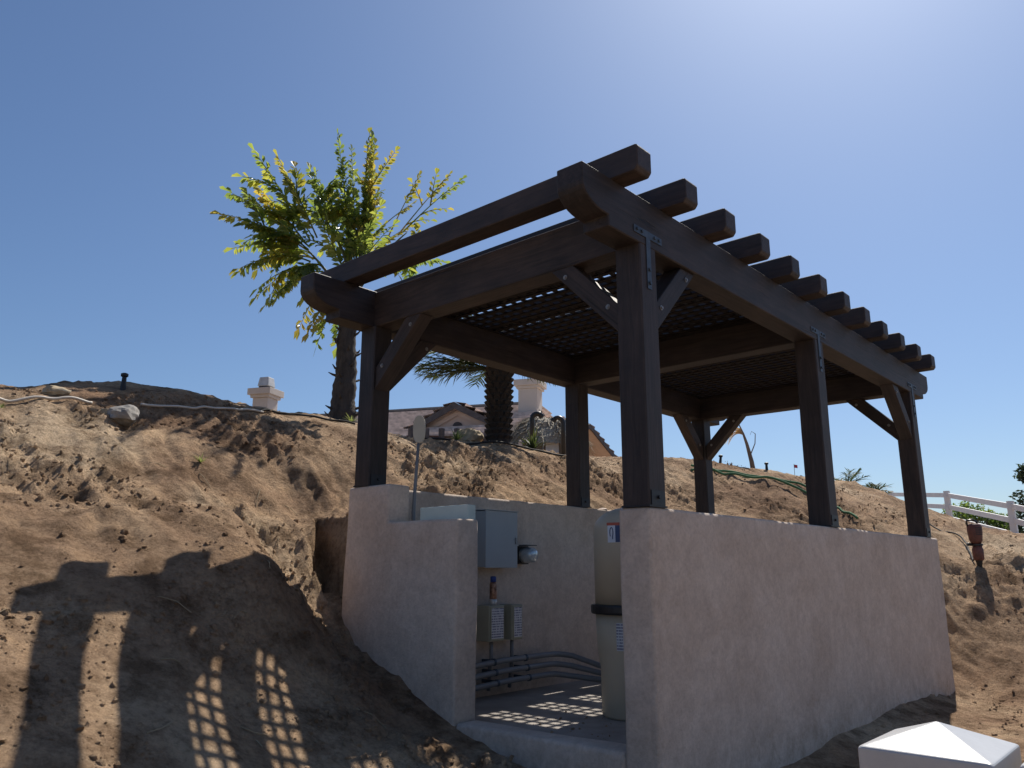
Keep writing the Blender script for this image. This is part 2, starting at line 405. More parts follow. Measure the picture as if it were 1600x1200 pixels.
M = dict(
    dirt=mat_dirt(), stucco=mat_stucco(), wood=mat_wood(),
    lattice_wood_shaded=mat_plain('lattice_wood_shaded', (0.016, 0.012, 0.011), 0.75, var=0.3, scale=8, spec=0.2),  # same stain as the timbers, darkened: shade under the roof put into the colour
    concrete=mat_plain('concrete', (0.33, 0.30, 0.27), 0.9, var=0.2, scale=4, bmp=0.3),
    galv=mat_plain('galvanised_steel', (0.075, 0.098, 0.125), 0.55, 0.5, var=0.25, scale=14),
    black_steel=mat_plain('black_steel', (0.018, 0.021, 0.026), 0.5, 0.3, var=0.3),
    bolt=mat_plain('bolt_zinc', (0.26, 0.26, 0.26), 0.5, 0.5),
    cabinet=mat_plain('grey_enamel', (0.32, 0.35, 0.375), 0.45, 0.0, var=0.06, scale=3),
    palegreen=mat_plain('pale_green_enamel', (0.48, 0.58, 0.56), 0.5, var=0.06),
    beige_box=mat_plain('beige_plastic_box', (0.36, 0.35, 0.27), 0.5, var=0.06),
    tank=mat_plain('tan_tank_plastic', (0.55, 0.465, 0.345), 0.42, var=0.05, scale=2),
    black_plastic=mat_plain('black_plastic', (0.02, 0.02, 0.022), 0.4),
    conduit=mat_plain('grey_conduit', (0.20, 0.21, 0.225), 0.5, var=0.12),
    glass_clear=mat_plain('clear_cover', (0.55, 0.60, 0.62), 0.12, 0.35, var=0.1),
    copper=mat_plain('copper', (0.30, 0.165, 0.11), 0.4, 0.5, var=0.6, scale=34),
    blue=mat_plain('blue_plastic', (0.03, 0.07, 0.30), 0.4),
    can_white=mat_plain('can_white', (0.6, 0.58, 0.55), 0.35, 0.4),
    label_white=mat_plain('label_white', (0.72, 0.74, 0.80), 0.5, var=0.04),
    label_blue=mat_plain('label_blue', (0.03, 0.06, 0.16), 0.5, var=0.04),
    label_red=mat_plain('label_red', (0.50, 0.10, 0.06), 0.5, var=0.04),
    print_rows=mat_print('printed_rows', (0.62, 0.63, 0.66), (0.17, 0.17, 0.26), (120, 120, 12), 0.42),
    vinyl=mat_plain('white_vinyl', (0.48, 0.48, 0.475), 0.34, var=0.07, scale=16, bmp=0.08, bscale=120),
    vinyl_far=mat_plain('white_vinyl_fence', (0.74, 0.74, 0.74), 0.45, var=0.05),
    rock=mat_plain('grey_rock', (0.27, 0.255, 0.235), 0.9, var=0.4, scale=7, bmp=0.8, bscale=25),
    rock_tan=mat_plain('tan_rock', (0.40, 0.32, 0.21), 0.9, var=0.3, scale=7, bmp=0.8, bscale=25),
    pale_pipe=mat_plain('pale_pipe', (0.55, 0.50, 0.43), 0.5, var=0.15),
    black_hose=mat_plain('black_hose', (0.025, 0.023, 0.022), 0.75, spec=0.25),
    green_hose=mat_plain('green_hose', (0.085, 0.20, 0.10), 0.8, var=0.2, spec=0.2),
    house_wall=mat_plain('house_stucco', (0.64, 0.51, 0.44), 0.9, var=0.06, scale=2, bmp=0.2),
    trim=mat_plain('house_trim', (0.66, 0.53, 0.45), 0.8, var=0.04),
    chimney=mat_plain('chimney_stucco', (0.52, 0.47, 0.42), 0.9, var=0.06, scale=2),
    metal_cap=mat_plain('chimney_cap', (0.50, 0.49, 0.47), 0.45, 0.3),
    tile=mat_plain('roof_tile', (0.60, 0.505, 0.455), 0.85, var=0.3, scale=5, bmp=0.4),
    dark_tile=mat_plain('rake_tile', (0.085, 0.075, 0.075), 0.8, var=0.3, scale=9),
    glass=mat_plain('window_glass', (0.30, 0.36, 0.42), 0.08, var=0.1),
    thatch=mat_bark('thatch', (0.20, 0.17, 0.13), (0.46, 0.41, 0.32), (6, 6, 14)),
    rust=mat_plain('rusty_fence', (0.10, 0.05, 0.035), 0.8, var=0.3),
    bark=mat_bark('palm_bark', (0.030, 0.025, 0.022), (0.085, 0.070, 0.058)),
    boot=mat_bark('palm_boots', (0.018, 0.014, 0.011), (0.050, 0.037, 0.028)),
    bare=mat_bark('bare_bark', (0.16, 0.115, 0.085), (0.30, 0.225, 0.165)),
    straw=mat_leaf('dry_frond', (0.28, 0.21, 0.13), (0.38, 0.30, 0.19), (0.44, 0.36, 0.24), 0.35, 0.7),
    leaf=mat_leaf('fishtail_leaf', (0.080, 0.125, 0.040), (0.130, 0.175, 0.050), (0.23, 0.245, 0.065), 0.58, 0.25),
    leaf_gold=mat_leaf('fishtail_leaf_gold', (0.12, 0.155, 0.040), (0.20, 0.20, 0.048), (0.27, 0.215, 0.055)),
    frond=mat_leaf('palm_frond', (0.024, 0.042, 0.016), (0.042, 0.062, 0.024), (0.075, 0.09, 0.036), 0.25, 0.65),
    bush=mat_leaf('bush_leaf', (0.055, 0.10, 0.026), (0.09, 0.15, 0.038), (0.14, 0.19, 0.06), 0.4, 0.6),
    conifer=mat_leaf('conifer_leaf', (0.018, 0.036, 0.018), (0.032, 0.055, 0.028), (0.05, 0.075, 0.04), 0.2, 0.7),
    weed=mat_leaf('weed_leaf', (0.10, 0.14, 0.06), (0.15, 0.19, 0.085), (0.21, 0.24, 0.13), 0.4, 0.6),
    red=mat_plain('worn_red_paint', (0.13, 0.05, 0.042), 0.55, var=0.35, scale=20),
    flag=mat_plain('red_flag', (0.42, 0.04, 0.06), 0.6),
    dead_grass=mat_plain('dry_stem', (0.34, 0.27, 0.17), 0.9, var=0.2),
)

# ---------------------------------------------------------------- mesh helpers
class MB:
    def __init__(s):
        s.v = []; s.f = []
    def quad(s, a, b, c, d):
        n = len(s.v); s.v += [Vector(a), Vector(b), Vector(c), Vector(d)]; s.f.append((n, n+1, n+2, n+3)); return s
    def tri(s, a, b, c):
        n = len(s.v); s.v += [Vector(a), Vector(b), Vector(c)]; s.f.append((n, n+1, n+2)); return s
    def box(s, a, b, mx=None):
        n = len(s.v)
        (x0, y0, z0), (x1, y1, z1) = a, b
        vs_ = [Vector(q) for q in ((x0, y0, z0), (x1, y0, z0), (x1, y1, z0), (x0, y1, z0), (x0, y0, z1), (x1, y0, z1), (x1, y1, z1), (x0, y1, z1))]
        if mx is not None:
            vs_ = [mx @ q for q in vs_]
        s.v += vs_
        s.f += [tuple(n+i for i in q) for q in ((0, 3, 2, 1), (4, 5, 6, 7), (0, 1, 5, 4), (1, 2, 6, 5), (2, 3, 7, 6), (3, 0, 4, 7))]
        return s
    def prism(s, poly, axis, a, b):
        """polygon of 2-D points swept along an axis ('x' -> (y,z) polygon, 'y' -> (x,z), 'z' -> (x,y))"""
        n = len(s.v); k = len(poly)
        for t in (a, b):
            for (p, q) in poly:
                s.v.append(Vector((t, p, q)) if axis == 'x' else Vector((p, t, q)) if axis == 'y' else Vector((p, q, t)))
        s.f.append(tuple(range(n, n+k))); s.f.append(tuple(range(n+2*k-1, n+k-1, -1)))
        for i in range(k):
            j = (i+1) % k
            s.f.append((n+j, n+i, n+k+i, n+k+j))
        return s
    def tube(s, pts, rad, seg=8, cap=True):
        pts = [Vector(p) for p in pts]
        rs = rad if isinstance(rad, (list, tuple)) else [rad]*len(pts)
        n0 = len(s.v); up = Vector((0.31, 0.17, 0.94))
        for i, p in enumerate(pts):
            d = (pts[min(i+1, len(pts)-1)]-pts[max(i-1, 0)]).normalized()
            a = d.cross(up)
            if a.length < 1e-3:
                a = d.cross(Vector((1, 0, 0)))
            a.normalize(); b = d.cross(a)
            for k in range(seg):
                t = 2*math.pi*k/seg
                s.v.append(p+(a*math.cos(t)+b*math.sin(t))*rs[i])
        for i in range(len(pts)-1):
            for k in range(seg):
                q = (k+1) % seg
                s.f.append((n0+i*seg+k, n0+i*seg+q, n0+(i+1)*seg+q, n0+(i+1)*seg+k))
        if cap:
            s.f.append(tuple(n0+k for k in range(seg-1, -1, -1)))
            e = n0+(len(pts)-1)*seg
            s.f.append(tuple(e+k for k in range(seg)))
        return s
    def lathe(s, c, prof, seg=24):
        n0 = len(s.v)
        for (r, z) in prof:
            for k in range(seg):
                t = 2*math.pi*k/seg
                s.v.append(Vector((c[0]+r*math.cos(t), c[1]+r*math.sin(t), c[2]+z)))
        for i in range(len(prof)-1):
            for k in range(seg):
                q = (k+1) % seg
                s.f.append((n0+i*seg+k, n0+i*seg+q, n0+(i+1)*seg+q, n0+(i+1)*seg+k))
        s.f.append(tuple(n0+k for k in range(seg-1, -1, -1)))
        e = n0+(len(prof)-1)*seg
        s.f.append(tuple(e+k for k in range(seg)))
        return s
    def build(s, name, mat, parent=None, mx=None, smooth=False, bevel=0.0, segs=2, angle=0.6):
        me = bpy.data.meshes.new(name)
        me.from_pydata([tuple(q) for q in s.v], [], s.f)
        if bevel:
            bm = bmesh.new(); bm.from_mesh(me)
            bmesh.ops.remove_doubles(bm, verts=bm.verts, dist=1e-5)
            bmesh.ops.recalc_face_normals(bm, faces=bm.faces)
            ed = [e for e in bm.edges if len(e.link_faces) == 2 and e.calc_face_angle(0) > angle]
            bmesh.ops.bevel(bm, geom=ed, offset=bevel, segments=segs, affect='EDGES', profile=0.6)
            bm.to_mesh(me); bm.free()
        me.materials.append(M[mat] if isinstance(mat, str) else mat)
        if smooth:
            me.polygons.foreach_set('use_smooth', [True]*len(me.polygons))
        me.update()
        o = bpy.data.objects.new(name, me)
        col.objects.link(o)
        place(o, parent, mx)
        return o
WORLD = {}
def place(o, parent, mx=None):
    mx = mx.copy() if mx is not None else Matrix.Identity(4)
    if parent is not None:
        o.parent = parent
        o.matrix_parent_inverse = WORLD[parent.name].inverted()
    o.matrix_basis = mx
    WORLD[o.name] = mx
def tag(o, label, cat, group=None):
    o['label'] = label; o['category'] = cat
    if group:
        o['group'] = group
    return o
def thing(name, label, cat, loc=(0, 0, 0), group=None):
    o = bpy.data.objects.new(name, None)
    o.empty_display_size = 0.2
    col.objects.link(o)
    mx = Matrix.Translation(Vector(loc))
    o.matrix_basis = mx
    WORLD[o.name] = mx
    return tag(o, label, cat, group)
def stuff(o):
    o['kind'] = 'stuff'; return o
def struct(o):
    o['kind'] = 'structure'; return o
def frame(p0, xdir, zhint=(0, 0, 1)):
    x = Vector(xdir).normalized(); z = Vector(zhint)
    y = z.cross(x).normalized(); z = x.cross(y)
    return Matrix(((x.x, y.x, z.x, p0[0]), (x.y, y.y, z.y, p0[1]), (x.z, y.z, z.z, p0[2]), (0, 0, 0, 1)))
def gz(x, y):
    return float(height(np.array([x]), np.array([y]))[0])

# ---------------------------------------------------------------- the ground: one sheet out to the horizon
def axis_lines(lo, hi, step, far_lo, far_hi, grow=1.16):
    a = list(np.arange(lo, hi+1e-6, step))
    s = step; x = a[-1]
    while x < far_hi:
        s *= grow; x += s; a.append(x)
    s = step; x = lo; pre = []
    while x > far_lo:
        s *= grow; x -= s; pre.append(x)
    return np.array(pre[::-1]+a)
gx = axis_lines(-3.6, 8.0, 0.030, -700, 900)
gy = axis_lines(-0.3, 6.6, 0.030, -700, 900)
GX, GY = np.meshgrid(gx, gy, indexing='ij')
GZ = height(GX.ravel(), GY.ravel())
nv = GX.size; nx, ny = GX.shape
me = bpy.data.meshes.new('ground')
me.vertices.add(nv)
me.vertices.foreach_set('co', np.stack([GX.ravel(), GY.ravel(), GZ], 1).astype(np.float32).ravel())
ii, jj = np.meshgrid(np.arange(nx-1), np.arange(ny-1), indexing='ij')
q0 = (ii*ny+jj).ravel()
quads = np.stack([q0, q0+ny, q0+ny+1, q0+1], 1)
me.loops.add(quads.size); me.polygons.add(len(quads))
me.loops.foreach_set('vertex_index', quads.ravel().astype(np.int32))
me.polygons.foreach_set('loop_start', (np.arange(len(quads))*4).astype(np.int32))
me.polygons.foreach_set('loop_total', np.full(len(quads), 4, np.int32))
me.polygons.foreach_set('use_smooth', np.ones(len(quads), bool))
me.update(calc_edges=True)
me.materials.append(M['dirt'])
ground = bpy.data.objects.new('ground', me)
col.objects.link(ground)
struct(ground)

# ---------------------------------------------------------------- stucco enclosure
TW, LEN, WID, ZT, ZF, ZC = 0.225, 6.155, 2.865, 0.30, -1.455, -1.372
YT, YO = 2.384, 1.611
def stucco_mesh(mb, name, parent, bevel=0.022, cut=0.16, amp=0.006):
    me = bpy.data.meshes.new(name)
    me.from_pydata([tuple(q) for q in mb.v], [], mb.f)
    bm = bmesh.new(); bm.from_mesh(me)
    bmesh.ops.remove_doubles(bm, verts=bm.verts, dist=1e-5)
    bmesh.ops.recalc_face_normals(bm, faces=bm.faces)
    ed = [e for e in bm.edges if e.calc_face_angle(0) > 0.6]
    bmesh.ops.bevel(bm, geom=ed, offset=bevel, segments=3, affect='EDGES', profile=0.5)
    bmesh.ops.triangulate(bm, faces=[f for f in bm.faces if len(f.verts) > 4])
    for k in range(5):
        long = [e for e in bm.edges if e.calc_length() > cut*1.5]
        if not long:
            break
        bmesh.ops.subdivide_edges(bm, edges=long, cuts=1, use_grid_fill=True)
    xs = np.array([v.co[:] for v in bm.verts])
    d = fbm(xs[:, 0]*1.3+xs[:, 1]*0.9, xs[:, 2]*1.3+xs[:, 1]*0.7+5, 3)
    bm.normal_update()
    for v, k in zip(bm.verts, d):
        v.co += v.normal*float(k)*amp
    bm.to_mesh(me); bm.free()
    me.materials.append(M['stucco'])
    me.polygons.foreach_set('use_smooth', [True]*len(me.polygons))
    o = bpy.data.objects.new(name, me); col.objects.link(o)
    place(o, parent)
    return o
enc = thing('equipment_enclosure', 'pinkish stucco walled enclosure with doorway, under the dark timber pergola', 'wall', (3.0, 1.4, -1.8))
stucco_mesh(MB().box((0, 0, -2.3), (LEN, TW, 0)), 'side_wall', enc)
# front wall with the low stretch beside the doorway and the taller corner
stucco_mesh(MB().prism([(YO, -2.3), (2.975, -2.3), (2.905, ZT), (YT, ZT), (YT, 0.0), (YO, 0.0)], 'x', 0, TW), 'front_wall', enc)
stucco_mesh(MB().box((TW+0.002, WID-TW, -2.3), (LEN, WID, ZT-0.002)), 'retaining_wall', enc)
stucco_mesh(MB().box((LEN-TW, TW+0.002, -2.3), (LEN-0.003, WID-TW-0.002, -0.004)), 'rear_wall', enc)
stucco_mesh(MB().box((0.004, TW+0.002, -2.3), (TW-0.01, YO-0.002, ZC)), 'doorway_curb', enc, 0.03, 0.12, 0.012)
fl = MB().box((TW-0.008, TW+0.002, -1.75), (LEN-TW-0.002, WID-TW-0.002, ZF)).build('floor_slab', 'concrete', enc)

# ---------------------------------------------------------------- pergola
P = 0.19
ZB0, ZB1 = 1.662, 1.988          # beams, bottom and top
XM, XB = 2.865, 5.72
perg = thing('pergola', 'dark stained timber pergola with lattice roof standing on the stucco walls', 'pergola', (3.0, 1.4, 0.0))
def member(name, p0, p1, w, h, zhint=(0, 0, 1), bevel=0.006, parent=perg, mat='wood', warp=0.0025):
    """timber of width w and height h whose centre line runs p0 -> p1, local X along the grain"""
    p0 = Vector(p0); p1 = Vector(p1); L = (p1-p0).length
    k = max(1, int(L/0.35))
    mb = MB(); rng = random.Random(str(name)+str(tuple(p0)))
    prof = [(-w/2, -h/2), (w/2, -h/2), (w/2, h/2), (-w/2, h/2)]
    bv = bevel
    oct_ = []
    for (y, z) in prof:
        sy = 1 if y > 0 else -1; sz = 1 if z > 0 else -1
        a = (y, z-sz*bv); b = (y-sy*bv, z)
        oct_ += [a, b] if sy*sz > 0 else [b, a]
    n = len(oct_)
    for i in range(k+1):
        dy = rng.uniform(-warp, warp) if 0 < i < k else 0; dz = rng.uniform(-warp, warp) if 0 < i < k else 0
        for (y, z) in oct_:
            mb.v.append(Vector((L*i/k, y+dy, z+dz)))
    for i in range(k):
        for j in range(n):
            q = (j+1) % n
            mb.f.append((i*n+j, i*n+q, (i+1)*n+q, (i+1)*n+j))
    mb.f.append(tuple(range(n-1, -1, -1))); mb.f.append(tuple(range(k*n, k*n+n)))
    return mb.build(name, mat, parent, frame(p0, p1-p0, zhint))
def post(x, y, z0):
    o = member('post', (x+P/2, y+P/2, z0), (x+P/2, y+P/2, ZB0), P, P, (1, 0, 0), 0.009)
    b = MB()
    t = 0.005
    # U-shaped saddle round the foot of the post
    b.box((x-t, y-t, z0+0.001), (x+P+t, y+P+t, z0+0.012))
    b.box((x+0.02, y-t-0.001, z0+0.012), (x+P-0.02, y-0.0005, z0+0.10))
    b.box((x+0.02, y+P+0.0005, z0+0.012), (x+P-0.02, y+P+t+0.001, z0+0.10))
    b.tube([(x+P/2, y-t-0.012, z0+0.06), (x+P/2, y-t-0.001, z0+0.06)], 0.011, 6)
    b.build('post_base', 'black_steel', o)
    return o
YL0, YL1 = 2.695, 2.889
LP_Y = 2.652
posts = {}
for key, (x, y, z) in dict(FR=(0.0, 0.001, 0.0), MR=(XM, 0.001, 0.0), BR=(XB, 0.001, 0.0), FL=(0.004, LP_Y, ZT), ML=(XM, LP_Y, ZT), BL=(XB, LP_Y, ZT)).items():
    posts[key] = post(x, y, z)
# long beams with a quarter-round and step cut on both ends
XE0, XE1 = -0.60, 6.545
def end_profile():
    pts = [(0.0, ZB1), (0.0, 1.868)]
    for k in range(1, 9):
        a = math.pi/2*k/8
        pts.append((0.235*(1-math.cos(a))+0.0, 1.868-0.135*math.sin(a)))
    pts += [(0.262, 1.733), (0.262, ZB0)]
    return pts
def long_beam(y0, y1):
    ep = end_profile()
    left = [(XE0+x, z) for x, z in ep]
    right = [(XE1-x, z) for x, z in ep]
    poly = left+right[::-1]
    c = Vector(((XE0+XE1)/2, (y0+y1)/2, (ZB0+ZB1)/2))
    mb = MB().prism([(x-c.x, z-c.z) for x, z in poly], 'y', y0-c.y, y1-c.y)
    return mb.build('long_beam', 'wood', perg, Matrix.Translation(c), bevel=0.007, segs=1, angle=0.5)
long_beam(0.0, 0.194); long_beam(YL0, YL1)
# cross beams between the long ones
for x in (0.0235, XM, XB):
    member('cross_beam', (x+P/2, 0.196, (ZB0+ZB1)/2-0.006), (x+P/2, YL0-0.002, (ZB0+ZB1)/2-0.006), P, ZB1-ZB0-0.012)
# rafters
S_R, T_R, X_R = 0.5803, 0.159, -0.297
ZR0, ZR1 = ZB1+0.001, 2.162
for i in range(12):
    rng = random.Random(i*13+1)
    ya = -0.181+rng.uniform(-0.012, 0.012); yb = 3.07+rng.uniform(-0.012, 0.012)
    x = X_R+i*S_R+T_R/2+rng.uniform(-0.004, 0.004)
    L = yb-ya; h = (ZR1-ZR0)/2; ch = 0.028
    ps = [(0, -h+ch), (0, h-0.012), (0.012, h), (L/2, h+0.002), (L-0.012, h), (L, h-0.012), (L, -h+ch), (L-ch*0.8, -h), (ch*0.8, -h)]
    mb = MB().prism(ps, 'y', -T_R/2, T_R/2)
    mb.build('rafter', 'wood', perg, frame((x, ya, (ZR0+ZR1)/2), (rng.uniform(-.003, .003), 1, 0)), bevel=0.006, segs=1, angle=0.4)
# knee braces at the four corner posts, 45 degrees, with two bolts each
def brace(px, py, dx, dy):
    """from the post whose centre is (px,py) out in direction (dx,dy)"""
    w, t = 0.135, 0.135
    a = Vector((px+dx*P/2, py+dy*P/2, 1.105)); reach = ZB0-1.105
    d = Vector((dx, dy, 0))
    poly = [(0.001, 1.105), (reach, ZB0-0.001), (reach-t*1.414, ZB0-0.001), (0.001, 1.105+t*1.414)]
    base = Vector((px+dx*P/2, py+dy*P/2, 0))
    # local X runs along the brace
    mx = frame(base+d*(reach/2)+Vector((0, 0, (1.105+ZB0)/2)), d+Vector((0, 0, 1)), Vector((0, 0, 1)))
    inv = mx.inverted()
    side = Vector((0, 0, 1)).cross(d)
    mb = MB()
    for sgn in (-1, 1):
        for (u, z) in poly:
            mb.v.append(inv @ (base+d*u+Vector((0, 0, z))+side*sgn*w/2))
    mb.f += [(0, 1, 2, 3), (7, 6, 5, 4)]+[((i+1) % 4, i, 4+i, 4+(i+1) % 4) for i in range(4)]
    o = mb.build('brace', 'wood', perg, mx, bevel=0.005, segs=1)
    for (u, z) in ((0.085, 1.30), (0.43, 1.59)):
        for sgn in (-1, 1):
            c = base+d*u+Vector((0, 0, z))+side*sgn*(w/2)
            MB().tube([c, c+side*sgn*0.004], 0.017, 12).tube([c+side*sgn*0.004, c+side*sgn*0.012], 0.010, 6).build('bolt', 'bolt', o)
    return o
lp = LP_Y+P/2
for (px, py, ds) in ((P/2, P/2, ((1, 0), (0, 1))), (P/2, lp, ((1, 0), (0, -1))), (XB+P/2, P/2, ((-1, 0), (0, 1))), (XB+P/2, lp, ((-1, 0), (0, -1)))):
    for dx, dy in ds:
        brace(px, py, dx, dy)
# T straps on the outer face of the side posts
for x in (0.0, XM, XB):
    cx = x+P/2
    mb = MB()
    mb.box((cx-0.024, -0.005, ZB0-0.29), (cx+0.024, -0.0005, ZB0+0.105))
    mb.box((cx-0.165, -0.006, ZB0+0.055), (cx-0.024, -0.0005, ZB0+0.103))
    mb.box((cx+0.024, -0.006, ZB0+0.055), (cx+0.165, -0.0005, ZB0+0.103))
    st = mb.build('tee_strap', 'galv', perg)
    for (bx, bz) in ((-0.13, 0.08), (-0.075, 0.08), (0.075, 0.08), (0.13, 0.08), (0, -0.16), (0, -0.25)):
        MB().tube([(cx+bx, -0.016, ZB0+bz), (cx+bx, -0.0055, ZB0+bz)], 0.0115, 6).build('bolt', 'galv', st)
# square lattice sheets under the rafters, one per bay, two layers of slats
PX, PY, SW, ST = 0.113, 0.119, 0.047, 0.007
def lattice(x0, x1, y0, y1):
    lz = ZB1-0.020
    pan = MB().box((x0, y0, lz-0.012), (x1, y0+0.03, lz+0.012)).build('lattice_panel', 'lattice_wood_shaded', perg)
    MB().box((x0, y1-0.03, lz-0.012), (x1, y1, lz+0.012)).build('ledger_strip', 'lattice_wood_shaded', pan)
    for xa, xb in ((x0, x0+0.05), (x1-0.10, x1)):
        MB().box((xa, y0+0.031, lz-0.030), (xb, y1-0.031, lz-0.0135)).build('sun_block_strip', 'lattice_wood_shaded', pan)  # added strips that stop sun leaking through beside the cross beams
    ya, yb = y0+0.032, y1-0.032
    rg = random.Random(int(x0*100))
    k = math.ceil((x0+0.01+SW/2-3.5465)/PX)
    while 3.5465+k*PX+SW/2 < x1-0.005:
        xc = 3.5465+k*PX+rg.uniform(-.002, .002)
        MB().box((0, -SW/2, -ST/2), (yb-ya, SW/2, ST/2)).build('slat', 'lattice_wood_shaded', pan, frame((xc, ya, lz-0.0085), (0, 1, rg.uniform(-.001, .001))))
        k += 1
    yc = 2.62-PY/2
    while yc-SW/2 > ya:
        MB().box((0, -SW/2, -ST/2), (x1-x0-0.008, SW/2, ST/2)).build('slat', 'lattice_wood_shaded', pan, frame((x0+0.004, yc+rg.uniform(-.002, .002), lz-0.0005), (1, 0, 0)))
        yc -= PY
lattice(0.0235+P+0.002, XM-0.002, 0.197, YL0-0.003)
lattice(XM+P+0.002, XB-0.002, 0.197, YL0-0.003)

# ---------------------------------------------------------------- equipment in the enclosure
YI = WID-TW                      # inner face of the retaining wall
cabt = thing('electrical_panel', 'grey steel electrical panel box mounted high on the inner wall', 'electrical box', (1.41, YI, -0.34))
MB().box((1.20, 2.475, -0.34), (1.62, YI-0.008, 0.16)).build('box_body', 'cabinet', cabt, bevel=0.006)
MB().box((1.195, 2.462, -0.345), (1.625, 2.474, 0.165)).build('panel_door', 'cabinet', cabt, bevel=0.004)
MB().box((1.19, 2.45, 0.166), (1.63, YI-0.008, 0.172)).build('drip_edge', 'cabinet', cabt)
MB().box((1.59, 2.452, -0.13), (1.61, 2.4615, -0.07)).build('latch', 'bolt', cabt)
oc = thing('outlet_cover', 'clear domed weatherproof outlet cover to the right of the grey panel', 'outlet', (1.90, YI, -0.3))
MB().box((1.76, 2.56, -0.31), (1.90, YI-0.008, -0.14)).build('back_box', 'black_plastic', oc, bevel=0.006)
MB().lathe((0, 0, 0), [(0.076, 0.0), (0.074, 0.05), (0.070, 0.08), (0.070, 0.085), (0.066, 0.12), (0.050, 0.135), (0.02, 0.14)], 20).build('dome', 'glass_clear', oc, frame((1.83, 2.559, -0.225), (1, 0, 0), (0, -1, 0)), smooth=True)
MB().box((1.755, 2.46, -0.138), (1.905, 2.56, -0.130)).build('hood', 'black_plastic', oc)
sc_ = thing('spray_can', 'slim copper-coloured can with blue cap above the two timer boxes', 'can', (1.38, 2.54, -0.672))
MB().lathe((1.38, 2.54, -0.671), [(0.030, 0), (0.033, 0.006), (0.033, 0.05), (0.030, 0.052)], 16).build('can_base', 'can_white', sc_, smooth=True)
MB().lathe((1.38, 2.54, -0.671), [(0.032, 0.053), (0.033, 0.06), (0.033, 0.18), (0.026, 0.20)], 16).build('can_body', 'copper', sc_, smooth=True)
MB().lathe((1.38, 2.54, -0.671), [(0.027, 0.201), (0.027, 0.245), (0.022, 0.252)], 16).build('cap', 'blue', sc_, smooth=True)
for k, (xa, xb, nm) in enumerate(((1.26, 1.46, 'left of the pair of timer boxes low on the inner wall, below the can'), (1.56, 1.71, 'right of the pair of timer boxes low on the inner wall'))):
    t = thing('timer_box', nm, 'timer box', ((xa+xb)/2, YI, -0.98), 'timer boxes on the inner wall')
    MB().box((xa, 2.475, -0.98), (xb, YI-0.008, -0.672)).build('box_body', 'beige_box', t, bevel=0.008)
    MB().box((xa+0.015, 2.466, -0.968), (xb-0.012, 2.4745, -0.684)).build('cover', 'beige_box', t, bevel=0.003)
    MB().box((xa+0.025, 2.4645, -0.955), (xb-0.022, 2.4655, -0.696)).build('printed_label', 'print_rows', t)
    MB().tube([((xa+xb)/2, 2.54, -0.981), ((xa+xb)/2, 2.54, -1.12), ((xa+xb)/2+0.015*k, 2.56, -1.22), ((xa+xb)/2, 2.57, -1.40)], 0.017, 8).build('conduit', 'conduit', t, smooth=True)
for k, (z, lab) in enumerate(((-1.15, 'topmost of three grey pipes running low along the inner wall'), (-1.235, 'middle of three grey pipes running low along the inner wall'), (-1.32, 'lowest of three grey pipes running low along the inner wall'))):
    t = thing('pipe_run', lab, 'pipe', (1.6, 2.5, z), 'pipes low on the inner wall')
    y = 2.50-0.02*k
    xb = 2.25-0.05*k
    pts = [(0.40, y, z-0.05), (1.0, y, z-0.025), (1.5, y, z), (xb-0.1, y, z+0.004), (xb, y-0.008, z), (xb+0.07, y-0.04, z-0.01), (xb+0.12, y-0.1, z-0.02), (xb+0.20, 1.9, -1.30-0.03*k), (2.1, 1.5, -1.335-0.02*k)]
    MB().tube(pts, 0.026, 10).build('pipe', 'conduit', t, smooth=True)
    for x in (1.35, 1.78):
        MB().tube([(x-0.012, y, z-0.006*(x < 1.5)), (x+0.012, y, z-0.006*(x < 1.5))], 0.031, 10).box((x-0.012, y, z-0.014), (x+0.012, YI-0.006, z+0.014)).build('pipe_clip', 'galv', t)
va = thing('pump_valve', 'small black valve where the grey pipes meet beside the tank', 'valve', (2.16, 1.86, ZF))
MB().lathe((2.16, 1.86, ZF), [(0.035, 0), (0.04, 0.015), (0.04, 0.07), (0.03, 0.075), (0.03, 0.10), (0.015, 0.11)], 14).build('valve_body', 'black_plastic', va, smooth=True)
MB().box((2.12, 1.845, ZF+0.111), (2.21, 1.875, ZF+0.127)).build('handle', 'black_plastic', va, bevel=0.004)
# tall filter tank just inside the doorway
TC = Vector((1.43, 1.10, ZF)); TR = 0.265
tk = thing('filter_tank', 'tall tan pool filter tank with black clamp band inside the doorway', 'tank', TC)
MB().lathe(TC, [(0.225, 0.0), (0.242, 0.02), (0.246, 0.36), (0.268, 0.50), (0.278, 0.755)], 40).build('lower_shell', 'tank', tk, smooth=True)
MB().lathe(TC, [(0.282, 0.757), (0.308, 0.760), (0.313, 0.775), (0.313, 0.815), (0.308, 0.828), (0.282, 0.830)], 40).build('clamp_band', 'black_plastic', tk, smooth=False)
dome = [(0.278, 0.832), (0.282, 1.40)]
for k in range(1, 9):
    a = math.pi/2*k/9
    dome.append((0.282*math.cos(a)+0.0, 1.40+0.185*math.sin(a)))
dome.append((0.03, 1.588))
MB().lathe(TC, dome, 40).build('upper_shell', 'tank', tk, smooth=True)
MB().lathe(TC, [(0.03, 1.589), (0.03, 1.61), (0.018, 1.615)], 12).build('air_valve', 'black_plastic', tk)
def wrap_patch(name, mat, a0, a1, z0, z1, r, parent):
    mb = MB(); n = 8
    for i in range(n):
        t0 = a0+(a1-a0)*i/n; t1 = a0+(a1-a0)*(i+1)/n
        c = lambda t, z, rr=r: (TC.x+rr*math.cos(t), TC.y+rr*math.sin(t), TC.z+z)
        mb.quad(c(t0, z0), c(t1, z0), c(t1, z1), c(t0, z1))
    return mb.build(name, mat, parent)
